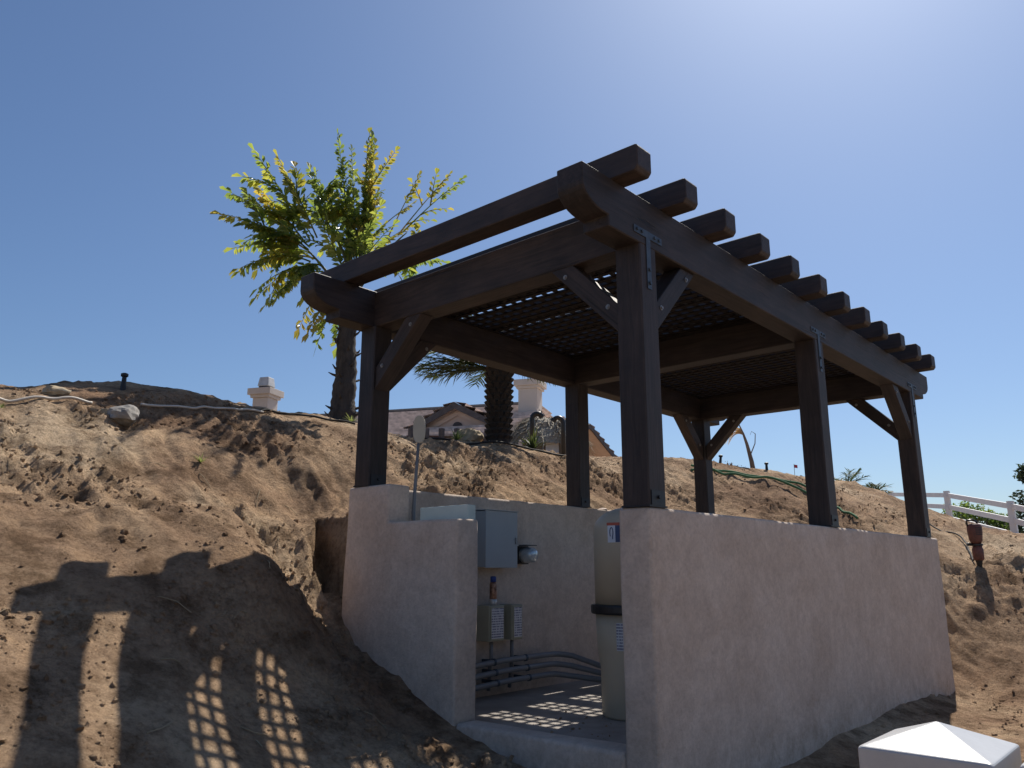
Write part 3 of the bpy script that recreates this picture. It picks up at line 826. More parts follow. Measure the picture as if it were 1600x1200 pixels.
va0 = math.atan2(CAM.y-TC.y, CAM.x-TC.x)
lb = wrap_patch('brand_label', 'label_white', va0-0.60, va0-0.22, 1.30, 1.44, 0.2845, tk)
lb['label'] = 'white and dark blue label with red top edge and looped mark'
wrap_patch('label_stripe', 'label_blue', va0-0.36, va0+0.2, 1.302, 1.43, 0.2865, lb)
wrap_patch('label_edge', 'label_red', va0-0.62, va0+0.2, 1.4305, 1.452, 0.2868, lb)
pts = []
for k in range(13):
    t = math.pi*(1.25-1.5*k/12)
    aa = va0-0.475+0.048*math.cos(t)
    pts.append((TC.x+0.287*math.cos(aa), TC.y+0.287*math.sin(aa), TC.z+1.375+0.036*math.sin(t)*1.1))
pts.append((pts[-1][0], pts[-1][1], TC.z+1.325))
MB().tube(pts, 0.0035, 6).build('loop_mark', 'label_blue', lb)
lb2 = wrap_patch('warning_label', 'print_rows', va0-0.42, va0+0.1, 0.50, 0.70, 0.2785, tk)
# box hung behind the low wall and the rod beside it
eb = thing('control_box', 'pale green-grey control box showing its top edge above the low wall', 'control box', (0.27, 2.0, -0.3))
MB().box((0.232, 1.735, -0.45), (0.315, 2.27, 0.118)).build('box_body', 'palegreen', eb, bevel=0.006)
MB().box((0.316, 1.745, -0.44), (0.326, 2.26, 0.108)).build('box_cover', 'palegreen', eb, bevel=0.003)
rod = thing('marker_rod', 'thin grey rod with a pale oval plate on top behind the low wall', 'rod', (0.34, 2.46, ZF))
MB().tube([(0.335, 2.46, ZF), (0.335, 2.46, -0.2), (0.33, 2.462, 0.10), (0.342, 2.46, 0.36), (0.36, 2.455, 0.70)], [0.02, 0.02, 0.017, 0.014, 0.012], 8).build('rod', 'conduit', rod, smooth=True)
_rm = frame((0.36, 2.452, 0.79), _r2, Vector((0, 0, 1)))
pl = [(0.052*(abs(math.cos(t))**0.75)*(1 if math.cos(t) > 0 else -1), 0.116*(abs(math.sin(t))**0.8)*(1 if math.sin(t) > 0 else -1)) for t in [2*math.pi*k/24 for k in range(24)]]
MB().prism(pl, 'y', -0.014, 0.014).build('oval_plate', 'straw' if False else mat_plain('oval_plate', (0.47, 0.45, 0.38), 0.6, var=0.08), rod, _rm, bevel=0.004, segs=2)

# ---------------------------------------------------------------- white fence posts in the foreground
for k, (x, y, lab) in enumerate(((-2.944, -2.216, 'white vinyl fence post with pyramid cap, close in the foreground'), (-2.925, -2.376, 'white fence post at the right edge beside the nearer pyramid cap'))):
    t = thing('fence_post', lab, 'fence post', (x, y, -1.75), 'white vinyl posts in the foreground')
    h = 0.070; z = -0.566
    MB().box((x-0.0635, y-0.0635, -1.80), (x+0.0635, y+0.0635, z-0.03)).build('post', 'vinyl', t, bevel=0.004)
    mb = MB()
    mb.v = [Vector(q) for q in ((x-h, y-h, z-0.045), (x+h, y-h, z-0.045), (x+h, y+h, z-0.045), (x-h, y+h, z-0.045), (x-h, y-h, z), (x+h, y-h, z), (x+h, y+h, z), (x-h, y+h, z), (x, y, z+0.027))]
    mb.f = [(0, 1, 5, 4), (1, 2, 6, 5), (2, 3, 7, 6), (3, 0, 4, 7), (4, 5, 8), (5, 6, 8), (6, 7, 8), (7, 4, 8), (3, 2, 1, 0)]
    cp_ = mb.build('pyramid_cap', 'vinyl', t, bevel=0.0028, segs=3, angle=0.15)
    MB().box((x-h-0.003, y-h-0.003, z-0.058), (x+h+0.003, y+h+0.003, z-0.0455)).build('cap_lip', 'vinyl', cp_, bevel=0.003)

# ---------------------------------------------------------------- house on the pad behind the bank
HO = Vector((15.93, 17.96, 0)); HU = Vector((0.424, -0.906, 0)); HV = Vector((0.906, 0.424, 0))
def hp(u, v, z):
    return HO+HU*u+HV*v+Vector((0, 0, z))
def hbox(mb, u0, u1, v0, v1, z0, z1):
    mx = Matrix(((HU.x, HV.x, 0, HO.x), (HU.y, HV.y, 0, HO.y), (0, 0, 1, 0), (0, 0, 0, 1)))
    return mb.box((u0, v0, z0), (u1, v1, z1), mx)
house = thing('house', 'pinkish stucco house with tiled roof and gables beyond the top of the bank', 'house', (15.9, 18.0, 1.5))
mb = MB(); hbox(mb, -9, 4.0, -4.6, 4.6, 0.8, 3.5); mb.build('wall', 'house_wall', house)
def courses(name, a, b, c, d, n, mat, parent, th=0.05):
    """tiled slope a-b along the eave, d-c along the ridge, in n stepped courses"""
    a, b, c, d = map(Vector, (a, b, c, d))
    mb = MB(); nrm = (b-a).cross(d-a).normalized()
    if nrm.z < 0:
        nrm = -nrm
    for k in range(n):
        t0, t1 = k/n, (k+1)/n+0.15/n
        p0 = a.lerp(d, t0); p1 = b.lerp(c, t0); q0 = a.lerp(d, min(1, t1)); q1 = b.lerp(c, min(1, t1))
        up0 = nrm*(th+0.08); up1 = nrm*0.02
        mb.quad(p0+up0, p1+up0, q1+up1, q0+up1)
        mb.quad(p0, p1, p1+up0, p0+up0)
    mb.quad(a, b, c, d)
    return mb.build(name, mat, parent)
ZRG = 5.36
courses('roof_slope', hp(-9.6, -5.6, 3.35), hp(4.6, -5.6, 3.35), hp(3.1, 0, ZRG), hp(-8.8, 0, ZRG), 13, 'tile', house)
courses('roof_slope', hp(4.6, 5.6, 3.35), hp(-9.6, 5.6, 3.35), hp(-8.8, 0, ZRG), hp(3.1, 0, ZRG), 8, 'tile', house)
courses('roof_slope', hp(4.6, -5.6, 3.35), hp(4.6, 5.6, 3.35), hp(3.1, 0.02, ZRG), hp(3.1, -0.02, ZRG), 8, 'tile', house)
MB().tube([hp(-8.8, 0, ZRG+0.05), hp(3.1, 0, ZRG+0.05)], 0.13, 8).build('ridge_cap', 'dark_tile', house)
# front gable with a round vent
GUc, GV, GA, GH = 1.50, -3.95, 4.64, 1.95
mb = MB()
for v in (GV, ):
    n = len(mb.v)
    mb.v += [hp(GUc-GH, v, 0.9), hp(GUc+GH, v, 0.9), hp(GUc+GH, v, GA-0.5*GH), hp(GUc, v, GA), hp(GUc-GH, v, GA-0.5*GH),
             hp(GUc-GH, 0, 0.9), hp(GUc+GH, 0, 0.9), hp(GUc+GH, 0, GA-0.5*GH), hp(GUc, 0, GA), hp(GUc-GH, 0, GA-0.5*GH)]
    mb.f += [(0, 1, 2, 3, 4), (9, 8, 7, 6, 5), (0, 4, 9, 5), (1, 6, 7, 2)]
gab = mb.build('gable', 'house_wall', house)
for s in (-1, 1):
    e = hp(GUc+s*(GH+0.35), GV-0.35, GA-0.5*(GH+0.35)+0.06); r = hp(GUc, GV-0.35, GA+0.06)
    e2 = hp(GUc+s*(GH+0.35), -0.5, GA-0.5*(GH+0.35)+0.06); r2 = hp(GUc, -0.5, GA+0.06)
    courses('roof_slope', e, e2, r2, r, 7, 'tile', gab)
    m2 = MB()
    dn = Vector((0, 0, -0.20)); o_ = -HV*0.03
    m2.v += [e+o_, r+o_, r+o_+dn, e+o_+dn]; m2.f.append((0, 1, 2, 3))
    m2.v += [e+o_+HV*0.03, r+o_+HV*0.03, r+o_+dn+HV*0.03, e+o_+dn+HV*0.03]; m2.f += [(7, 6, 5, 4), (0, 4, 5, 1), (3, 2, 6, 7)]
    m2.build('barge_board', 'dark_tile', gab)
    m3 = MB(); i_ = HV*0.28
    e3 = e+dn+i_; r3 = r+dn+i_
    m3.quad(e3, r3, r3+Vector((0, 0, -0.16)), e3+Vector((0, 0, -0.16)))
    m3.build('soffit_trim', 'trim', gab)
mv = MB().tube([hp(GUc, GV-0.06, 3.98), hp(GUc, GV-0.01, 3.98)], 0.16, 14); mv.build('gable_vent', 'dark_tile', gab)
for (u, v) in ((-2.4, -1.9), (0.15, -1.0), (-4.2, -2.6)):
    z = ZRG+(v/5.6)*2.05
    mb = MB(); hbox(mb, u-0.3, u+0.3, v-0.45, v+0.3, z-0.1, z+0.24); mb.build('roof_vent', 'dark_tile', house, bevel=0.1)
# lower wing whose gable end faces right
NU = Vector((0.174, -0.985, 0)); NV = Vector((0.985, 0.174, 0)); WO = Vector((15.38, 11.62, 0))
def wp(u, v, z):
    return WO+NU*u+NV*v+Vector((0, 0, z))
WA, WHf, WS = 3.95, 2.3, 0.42
wing = thing('house_wing', 'low wing of the house whose gable end shows between two pergola posts', 'house', wp(-1.5, 0, 1.5))
mb = MB()
for u in (-0.55, -4.0):
    mb.v += [wp(u, -WHf, 0.8), wp(u, WHf, 0.8), wp(u, WHf, WA-WS*WHf), wp(u, 0, WA), wp(u, -WHf, WA-WS*WHf)]
mb.f += [(0, 1, 2, 3, 4), (9, 8, 7, 6, 5), (0, 4, 9, 5), (1, 6, 7, 2)]
mb.build('wall', 'house_wall', wing)
for s in (-1, 1):
    e = wp(0, s*(WHf+0.5), WA-WS*(WHf+0.5)+0.06); r = wp(0, 0, WA+0.06)
    e2 = wp(-4.2, s*(WHf+0.5), WA-WS*(WHf+0.5)+0.06); r2 = wp(-4.2, 0, WA+0.06)
    courses('roof_slope', e, e2, r2, r, 8, 'tile', wing)
    m2 = MB(); dn = Vector((0, 0, -0.15)); o_ = NU*0.04
    m2.v += [e, r, r+dn, e+dn, e+o_, r+o_, r+o_+dn, e+o_+dn]; m2.f += [(0, 1, 2, 3), (7, 6, 5, 4), (0, 4, 5, 1), (3, 2, 6, 7)]
    m2.build('barge_board', 'dark_tile', wing)
    MB().quad(e+dn*.6, r+dn*.6, r+dn*.6-NU*0.55, e+dn*.6-NU*0.55).build('soffit', 'trim', wing)
mb = MB()
wx_ = Matrix(((NU.x, NV.x, 0, WO.x), (NU.y, NV.y, 0, WO.y), (0, 0, 1, 0), (0, 0, 0, 1)))
wd = mb.box((-0.545, 0.15, 1.8), (-0.50, 0.9, 3.05), wx_).build('window', 'trim', wing)
MB().box((-0.499, 0.22, 1.87), (-0.49, 0.83, 2.98), wx_).build('pane', 'glass', wd)
# chimneys
def chimney(c, w, d, top, label, cap):
    t = thing('chimney', label, 'chimney', (c[0], c[1], 1.5), 'stucco chimneys')
    mx = Matrix(((HU.x, HV.x, 0, c[0]), (HU.y, HV.y, 0, c[1]), (0, 0, 1, 0), (0, 0, 0, 1)))
    MB().box((-w/2, -d/2, 0.8), (w/2, d/2, top-0.30), mx).build('shaft', 'chimney', t, bevel=0.02)
    mb = MB()
    for k, (e, z0, z1) in enumerate(((0.06, -0.30, -0.21), (0.13, -0.21, 0.0))):
        mb.box((-w/2-e, -d/2-e, top+z0+0.001), (w/2+e, d/2+e, top+z1), mx)
    mb.build('corbel', 'chimney', t, bevel=0.015)
    if cap:
        mb = MB()
        mb.box((-w*0.30, -d*0.30, top), (w*0.30, d*0.30, top+0.10), mx)
        mb.build('flue', 'dark_tile', t)
        a, b = w*0.36, w*0.29
        mb = MB()
        n = 0
        mb.v = [mx @ Vector(q) for q in ((-a, -a, top+0.10), (a, -a, top+0.10), (a, a, top+0.10), (-a, a, top+0.10), (-b, -b, top+0.40), (b, -b, top+0.40), (b, b, top+0.40), (-b, b, top+0.40))]
        mb.f = [(0, 3, 2, 1), (4, 5, 6, 7), (0, 1, 5, 4), (1, 2, 6, 5), (2, 3, 7, 6), (3, 0, 4, 7)]
        mb.build('chimney_cap', 'metal_cap', t, bevel=0.02)
chimney((9.2, 19.88), 0.56, 0.56, 5.26, 'stucco chimney with metal cap on the skyline left of the leafy tree', True)
chimney((15.8, 14.35), 0.66, 0.66, 5.85, 'tall stucco chimney on the skyline just right of the palm trunk', False)
# rusty picket fence in front of the house
pf = thing('picket_fence', 'low rust-brown fence with dark posts below the house gable', 'fence', (11.3, 13.2, 1.6))
pa, pb = Vector((10.3, 14.22, 0)), Vector((12.6, 11.95, 0))
dpf = (pb-pa).normalized(); npf = Vector((-dpf.y, dpf.x, 0))
MB().quad(pa+Vector((0, 0, 1.5)), pb+Vector((0, 0, 1.5)), pb+Vector((0, 0, 3.30)), pa+Vector((0, 0, 3.30))).quad(pb+npf*0.06+Vector((0, 0, 1.5)), pa+npf*0.06+Vector((0, 0, 1.5)), pa+npf*0.06+Vector((0, 0, 3.30)), pb+npf*0.06+Vector((0, 0, 3.30))).quad(pa+Vector((0, 0, 3.30)), pb+Vector((0, 0, 3.30)), pb+npf*0.06+Vector((0, 0, 3.30)), pa+npf*0.06+Vector((0, 0, 3.30))).build('panel', 'rust', pf)
for k in range(8):
    c = pa.lerp(pb, (k+0.3)/7.6)-npf*0.05
    MB().box((c.x-0.06, c.y-0.06, 1.5), (c.x+0.06, c.y+0.06, 3.50)).build('picket_post', 'dark_tile', pf)

# thatched hut
HC = Vector((9.35, 8.40, 1.58))
hut = thing('thatched_hut', 'small hut with shaggy grey thatched roof beside the palm trunk', 'hut', HC)
hx = Vector((0.63, -0.776, 0)); hy = Vector((0.776, 0.63, 0))
hm = Matrix(((hx.x, hy.x, 0, HC.x), (hx.y, hy.y, 0, HC.y), (0, 0, 1, HC.z), (0, 0, 0, 1)))
MB().box((-0.66, -0.55, -0.3), (0.66, 0.55, 0.85), hm).build('wall', mat_plain('hut_wall', (0.20, 0.175, 0.16), 0.9, var=0.25), hut)
door = MB().box((-0.02, -0.60, -0.1), (0.26, -0.552, 0.72), hm).build('door', 'label_white', hut)
for k in range(4):
    MB().box((-0.005+k*0.065, -0.612, -0.08), (0.04+k*0.065, -0.601, 0.70), hm).build('slat', 'label_white', door)
rr = random.Random(5)
mb = MB(); N1, N2 = 40, 9
grid = []
for i in range(N1):
    t = 2*math.pi*i/N1
    row = []
    for j in range(N2+1):
        s = j/N2
        ex = 0.92*(1-s)+0.36*s; ey = 0.8*(1-s)+0.1*s
        cx = math.copysign(abs(math.cos(t))**0.6, math.cos(t))*ex; cy = math.copysign(abs(math.sin(t))**0.6, math.sin(t))*ey
        z = 0.66+0.66*math.sin(s*math.pi/2)+rr.uniform(-0.04, 0.04)
        row.append(len(mb.v)); mb.v.append(hm @ Vector((cx+rr.uniform(-.03, .03), cy+rr.uniform(-.03, .03), z)))
    grid.append(row)
for i in range(N1):
    for j in range(N2):
        k = (i+1) % N1
        mb.f.append((grid[i][j], grid[k][j], grid[k][j+1], grid[i][j+1]))
mb.f.append(tuple(grid[i][N2] for i in range(N1)))
th = mb.build('thatch_roof', 'thatch', hut)
mb = MB()
for k in range(1500):
    t = rr.uniform(0, 2*math.pi); s = rr.random()**1.2
    ex = 0.94*(1-s)+0.36*s; ey = 0.82*(1-s)+0.1*s
    cx = math.copysign(abs(math.cos(t))**0.6, math.cos(t))*ex; cy = math.copysign(abs(math.sin(t))**0.6, math.sin(t))*ey
    z = 0.68+0.66*math.sin(s*math.pi/2)
    out = Vector((math.cos(t), math.sin(t), 0)); tg = Vector((-out.y, out.x, 0))
    p = Vector((cx, cy, z)); q = p+out*rr.uniform(.12, .26)+Vector((0, 0, -rr.uniform(.02, .22)))+tg*rr.uniform(-.06, .06)
    w = tg*rr.uniform(.006, .016)
    mb.quad(hm @ (p-w), hm @ (p+w), hm @ (q+w*.4), hm @ (q-w*.4))
stuff(mb.build('straw', 'thatch', th))
for k, (px, py, lab) in enumerate(((-0.55, -0.95, 'thin white post at the left of the thatched hut'), (0.36, -0.80, 'pale slim post in front of the thatched hut'))):
    a = hm @ Vector((px, py, 0)); g0 = gz(a.x, a.y)
    ptop = (2.27 if k == 0 else 2.80)
    tag(MB().lathe((a.x, a.y, g0-0.05), [(0.035, 0), (0.035, ptop-g0), (0.028, ptop-g0+0.05), (0.006, ptop-g0+0.06)], 10).build('slim_post', 'trim', None), lab, 'post')
def cane(x, y, top, r, lab, dx):
    g0 = gz(x, y)
    pts = [(x, y, g0-0.1), (x, y, top-0.12)]
    for k in range(1, 7):
        a = math.pi*k/6*0.75
        pts.append((x+dx.x*0.10*(1-math.cos(a)), y+dx.y*0.10*(1-math.cos(a)), top-0.12+0.10*math.sin(a)))
    t = thing('vent_pipe', lab, 'pipe', (x, y, g0), 'hooked vent pipes')
    MB().tube(pts, r, 10).build('pipe', 'black_plastic', t, smooth=True)
    MB().tube([pts[-1], (pts[-1][0]+dx.x*0.03, pts[-1][1]+dx.y*0.03, pts[-1][2]-0.04)], r*1.25, 10).build('hood', 'black_plastic', t)
cane(7.42, 7.18, 2.60, 0.052, 'dark hooked vent pipe standing in front of the thatched hut', Vector((0.63, -0.776, 0)))
cane(7.80, 6.72, 2.52, 0.045, 'second dark hooked vent pipe, half hidden by a pergola post', Vector((-0.63, 0.776, 0)))

# ---------------------------------------------------------------- white rail fence on the right skyline
rf = thing('rail_fence', 'white three-rail vinyl fence along the crest on the right', 'fence', (21.3, 3.4, 0.8))
FP = [Vector((30.0, 9.0, 2.85)), Vector((25.9, 6.2, 2.36)), Vector((21.3, 3.35, 1.84)), Vector((17.66, 1.19, 1.20)), Vector((14.9, -0.6, 0.62)), Vector((12.2, -2.4, 0.15))]
for i, a in enumerate(FP):
    g0 = min(gz(a.x, a.y), a.z-1.0)
    MB().box((a.x-0.07, a.y-0.07, g0-0.3), (a.x+0.07, a.y+0.07, a.z+0.03)).build('post', 'vinyl_far', rf)
    if i+1 < len(FP):
        b = FP[i+1]
        for dz in (0.09, 0.42, 0.75):
            d = b-a
            p0 = a+Vector((0, 0, -dz)); mx = frame(p0, d)
            MB().box((0.08, -0.02, -0.065), (d.length-0.08, 0.02, 0.065)).build('rail', 'vinyl_far', rf, mx)

# ---------------------------------------------------------------- plants
def leaf_blob(mb, c, rad, n, size, rng, flat=1.0):
    for k in range(n):
        d = Vector((rng.gauss(0, 1), rng.gauss(0, 1), rng.gauss(0, 1)*flat)).normalized()*(rng.random()**0.4)
        p = Vector(c)+Vector((d.x*rad[0], d.y*rad[1], d.z*rad[2]))
        a = Vector((rng.gauss(0, 1), rng.gauss(0, 1), rng.gauss(0, .6))).normalized()*size*rng.uniform(.6, 1.3)
        b = a.cross(Vector((rng.gauss(0, 1), rng.gauss(0, 1), rng.gauss(0, 1)))).normalized()*size*0.45
        mb.quad(p-a, p+b, p+a, p-b)
def bush(x, y, z, w, h, label, seed, leaves=900, matn='bush', size=0.07):
    rng = random.Random(seed)
    t = thing('shrub', label, 'shrub', (x, y, z), 'shrubs behind the white fence')
    mb = MB()
    for k in range(9):
        c = (x+rng.uniform(-w, w)*.6, y+rng.uniform(-w, w)*.6, z+h*rng.uniform(.3, .85))
        leaf_blob(mb, c, (w*.42, w*.42, h*.26), leaves//9, size, rng)
    mb.build('crown', matn, t)
    mb = MB()
    for k in range(6):
        mb.tube([(x, y, z-0.3), (x+rng.uniform(-w, w)*.3, y+rng.uniform(-w, w)*.3, z+h*.4), (x+rng.uniform(-w, w)*.6, y+rng.uniform(-w, w)*.6, z+h*.8)], [0.04, 0.025, 0.01], 5)
    mb.build('stems', 'bare', t)
bush(29.2, 4.85, 0.85, 0.75, 1.25, 'leafy green shrub behind the white fence, nearest the first post', 3)
bush(29.35, 4.1, 0.85, 0.75, 1.15, 'middle green shrub of the row behind the white fence', 4)
bush(29.5, 3.45, 0.75, 0.55, 0.9, 'lowest green shrub of the row behind the white fence', 5)
ct = thing('dark_tree', 'dark evergreen tree cut off by the right edge', 'tree', (27.65, 2.25, 0.3))
rng = random.Random(9)
MB().tube([(27.65, 2.25, 0.0), (27.67, 2.23, 1.6), (27.65, 2.25, 3.1)], [0.12, 0.07, 0.02], 8).build('trunk', 'bark', ct)
mb = MB()
for k in range(26):
    h = rng.uniform(0.1, 1); a = rng.uniform(0, 6.28); r = (1.0-h)*0.95+0.12
    leaf_blob(mb, (27.65+math.cos(a)*r*.7, 2.25+math.sin(a)*r*.7, 0.4+h*2.7), (0.3, 0.3, 0.2), 75, 0.08, rng)
mb.build('crown', 'conifer', ct)

# fishtail palm: compound fronds, each with side branches of wedge leaflets
FT = Vector((2.45, 6.38, 1.5))
ft = thing('fishtail_palm', 'leafy bright green fishtail palm rising behind the left end of the pergola', 'tree', FT)
rng = random.Random(21)
tp = [(2.44, 6.39, 1.35), (2.44, 6.39, 1.60), (2.43, 6.40, 1.9), (2.45, 6.385, 2.35), (2.43, 6.40, 2.8), (2.47, 6.37, 3.3), (2.52, 6.33, 3.9)]
trm = [0.25, 0.205, 0.165, 0.145, 0.130, 0.12, 0.08]
mb = MB()
fine = []; fr = []
for i in range(len(tp)-1):
    for k in range(8):
        t = k/8
        fine.append(Vector(tp[i]).lerp(Vector(tp[i+1]), t)); fr.append((trm[i]*(1-t)+trm[i+1]*t)*(1.06 if k in (0, 4) else 1.0)*rng.uniform(.96, 1.05))
mb.tube(fine, fr, 14)
trunk = mb.build('trunk', 'bark', ft, smooth=True)
mb = MB()
for k in range(26):
    z = rng.uniform(1.6, 3.1); a = rng.uniform(0, 6.28)
    c = Vector((2.44, 6.39, z)); o_ = Vector((math.cos(a), math.sin(a), 0))
    r0 = 0.145+0.05*(z < 1.95)
    mb.tube([c+o_*(r0-.03), c+o_*(r0+.03)+Vector((0, 0, .02)), c+o_*(r0+rng.uniform(.05, .09))+Vector((0, 0, rng.uniform(.03, .08)))], [0.022, 0.016, 0.006], 5)
mb.build('leaf_stubs', 'bark', trunk)
def bez(p0, p1, p2, t):
    return p0*(1-t)**2+p1*2*t*(1-t)+p2*t*t
def leaflet(mb, p, d, n, L, W):
    s = d.cross(n).normalized()
    tip = p+d*L
    a = p+d*L*0.55+s*W*0.5+n*W*0.12; b = p+d*L*0.55-s*W*0.5+n*W*0.12
    ta = tip+s*W*0.34-n*L*0.10; tb = tip-s*W*0.22-n*L*0.14
    n0 = len(mb.v); mb.v += [p, a, ta, p+d*L*0.86, tb, b]
    mb.f += [(n0, n0+1, n0+2, n0+3), (n0, n0+3, n0+4, n0+5)]
def feather(base, tip, sag=0.18, gold=0.0, ll=0.125, step=0.034, spread=1.0, start=0.10, parent=None, name='frond', depth=0.0, side=0):
    """one arching spray: a stem with wedge leaflets in two ranks; side adds short side sprays near its foot"""
    base = Vector(base); tip = Vector(tip)
    tip = tip+Vector((_f.x, _f.y, 0))*depth
    ctrl = base.lerp(tip, 0.5)+Vector((0, 0, sag))
    L = (tip-base).length
    mb = MB().tube([bez(base, ctrl, tip, k/10) for k in range(11)], [0.011*(1-k/10)+0.002 for k in range(11)], 5)
    n = int(L/step)
    for j in range(n):
        t = start+(1-start)*(j+rng.uniform(-.25, .25))/n
        t = min(max(t, 0.03), 0.99)
        p = bez(base, ctrl, tip, t); d = (bez(base, ctrl, tip, min(1, t+.03))-bez(base, ctrl, tip, max(0, t-.03))).normalized()
        up = Vector((0, 0, 1))-d*d.z
        if up.length < 0.35:
            a = rng.uniform(0, 6.28)
            up = Vector((math.cos(a), math.sin(a), 0))
        up.normalize()
        nn = (up+Vector((rng.gauss(0, .30), rng.gauss(0, .30), rng.gauss(0, .2)))).normalized()
        ls = d.cross(nn).normalized()*(1 if j % 2 else -1)*spread
        dd = (d*rng.uniform(.45, .8)+ls*rng.uniform(.6, 1.0)-up*rng.uniform(.1, .65)).normalized()
        sc_l = ll*(1.12-0.5*t)*rng.uniform(.8, 1.2)*(0.75 if t < 0.15 else 1)
        leaflet(mb, p, dd, nn, sc_l, sc_l*rng.uniform(.40, .58))
    leaflet(mb, tip, (tip-ctrl).normalized(), Vector((0, 0, 1)), ll*.95, ll*.7)
    f = mb.build(name, 'leaf_gold' if rng.random() < gold else 'leaf', parent or ft)
    for k in range(side):
        t = rng.uniform(.1, .6); p = bez(base, ctrl, tip, t); d = (tip-base).normalized()
        sd = d.cross(Vector((_f.x, _f.y, _f.z))).normalized()*rng.choice((-1, 1))
        q = p+(d*rng.uniform(.5, .9)+sd*rng.uniform(.4, .8)+Vector((rng.gauss(0, .3), rng.gauss(0, .3), 0))).normalized()*L*rng.uniform(.28, .45)
        feather(p, q, 0.06, gold, ll*.95, step, spread, .1, f, 'side_spray')
    return f
mat_stem = mat_plain('frond_stem', (0.10, 0.11, 0.035), 0.6)
for k, pts in enumerate(([(2.47, 6.37, 3.2), (2.30, 6.49, 3.7), (1.84, 6.79, 4.2)], [(2.50, 6.34, 3.5), (2.40, 6.42, 4.1), (2.12, 6.61, 4.6)], [(2.53, 6.32, 3.6), (2.56, 6.30, 4.4), (2.57, 6.30, 5.9)], [(2.54, 6.32, 3.6), (2.75, 6.15, 4.1), (3.05, 5.90, 4.5)])):
    MB().tube([bez(Vector(pts[0]), Vector(pts[1]), Vector(pts[2]), j/8) for j in range(9)], [0.035*(1-j/8)+0.008 for j in range(9)], 7).build('stalk', mat_stem, ft, smooth=True)
SPR = [  # foot, tip, sag, share of gold, side sprays
    ((1.95, 6.72, 4.15), (0.89, 7.33, 4.93), .10, .45, 3), ((1.92, 6.74, 4.10), (0.90, 7.33, 4.48), .16, .5, 2), ((1.98, 6.70, 4.05), (0.97, 7.28, 4.12), .20, .45, 2),
    ((2.02, 6.67, 3.98), (1.12, 7.20, 3.74), .24, .35, 2), ((2.06, 6.65, 3.90), (1.33, 7.09, 3.38), .26, .3, 2), ((2.12, 6.61, 3.80), (1.58, 6.94, 3.14), .26, .2, 1),
    ((2.20, 6.56, 3.65), (1.80, 6.79, 3.02), .24, .2, 1), ((2.28, 6.50, 3.45), (2.06, 6.64, 2.78), .16, .1, 0), ((2.36, 6.45, 3.30), (2.26, 6.50, 2.78), .10, .1, 0),
    ((1.90, 6.75, 4.20), (1.10, 7.22, 5.22), .08, .5, 2), ((1.95, 6.72, 4.25), (1.28, 7.13, 5.42), .08, .5, 2), ((2.02, 6.66, 4.30), (1.53, 6.98, 5.43), .06, .2, 3),
    ((2.12, 6.61, 4.40), (1.84, 6.80, 5.50), .04, .1, 4), ((2.16, 6.58, 4.40), (1.98, 6.70, 5.25), .04, .1, 3), ((2.22, 6.54, 4.3), (2.12, 6.61, 5.05), .04, .0, 3),
    ((2.66, 6.22, 4.4), (3.07, 5.89, 5.10), .06, .6, 0), ((2.80, 6.12, 4.25), (3.19, 5.80, 5.32), .04, .5, 0), ((2.95, 5.98, 4.45), (3.50, 5.51, 5.44), .04, .9, 2),
    ((3.00, 5.93, 4.50), (3.65, 5.36, 5.27), .06, .7, 2), ((2.70, 6.18, 3.95), (3.45, 5.56, 4.12), .14, .5, 3), ((2.65, 6.22, 3.80), (3.12, 5.86, 3.84), .14, .4, 2)]
for (b0, t0, sg_, gd, sd_) in list(SPR[1:8]):
    j_ = lambda q, e: (q[0]+rng.uniform(-e, e), q[1]+rng.uniform(-e, e), q[2]+rng.uniform(-e, e))
    SPR.append((j_(b0, .08), j_(Vector(b0).lerp(Vector(t0), rng.uniform(.65, .92)), .16), sg_+.05, gd*.5, 1))
for (b0, t0, sg_, gd, sd_) in SPR:
    sparse = t0[0] > 3.0 and t0[2] > 4.9
    feather(b0, t0, sg_, gd, .125 if sparse else .175, .050 if sparse else .029, 1.0, .62 if sparse else .10, side=sd_, depth=rng.uniform(-.35, .35))
# upright sprays in the middle
for (x, y, z, gd) in ((2.22, 6.55, 5.95, 0), (2.36, 6.44, 5.80, 0), (2.30, 6.48, 5.5, 0), (2.57, 6.30, 6.12, 1), (2.62, 6.26, 6.0, 0.0), (2.66, 6.22, 5.85, 1), (2.60, 6.27, 5.6, .5)):
    feather((2.54+(x-2.5)*.3, 6.32+(y-6.35)*.3, 3.95), (x, y, z), 0.02, gd, .125, .022, 1.0, .12, side=2, depth=rng.uniform(-.1, .1))
# the dense heart of the crown
for k in range(13):
    b0 = Vector((2.50, 6.34, 3.75))+Vector((rng.uniform(-.25, .1), rng.uniform(-.1, .2), rng.uniform(-.1, .4)))
    a = rng.uniform(-.9, 1.5); L = rng.uniform(.55, 1.15)
    d = -_r*math.sin(a)+Vector((0, 0, 1))*max(math.cos(a), -.1)+Vector((_f.x, _f.y, 0))*rng.uniform(-.8, .8)
    feather(b0, b0+d.normalized()*L, 0.10, .12, .15, .036, side=1)

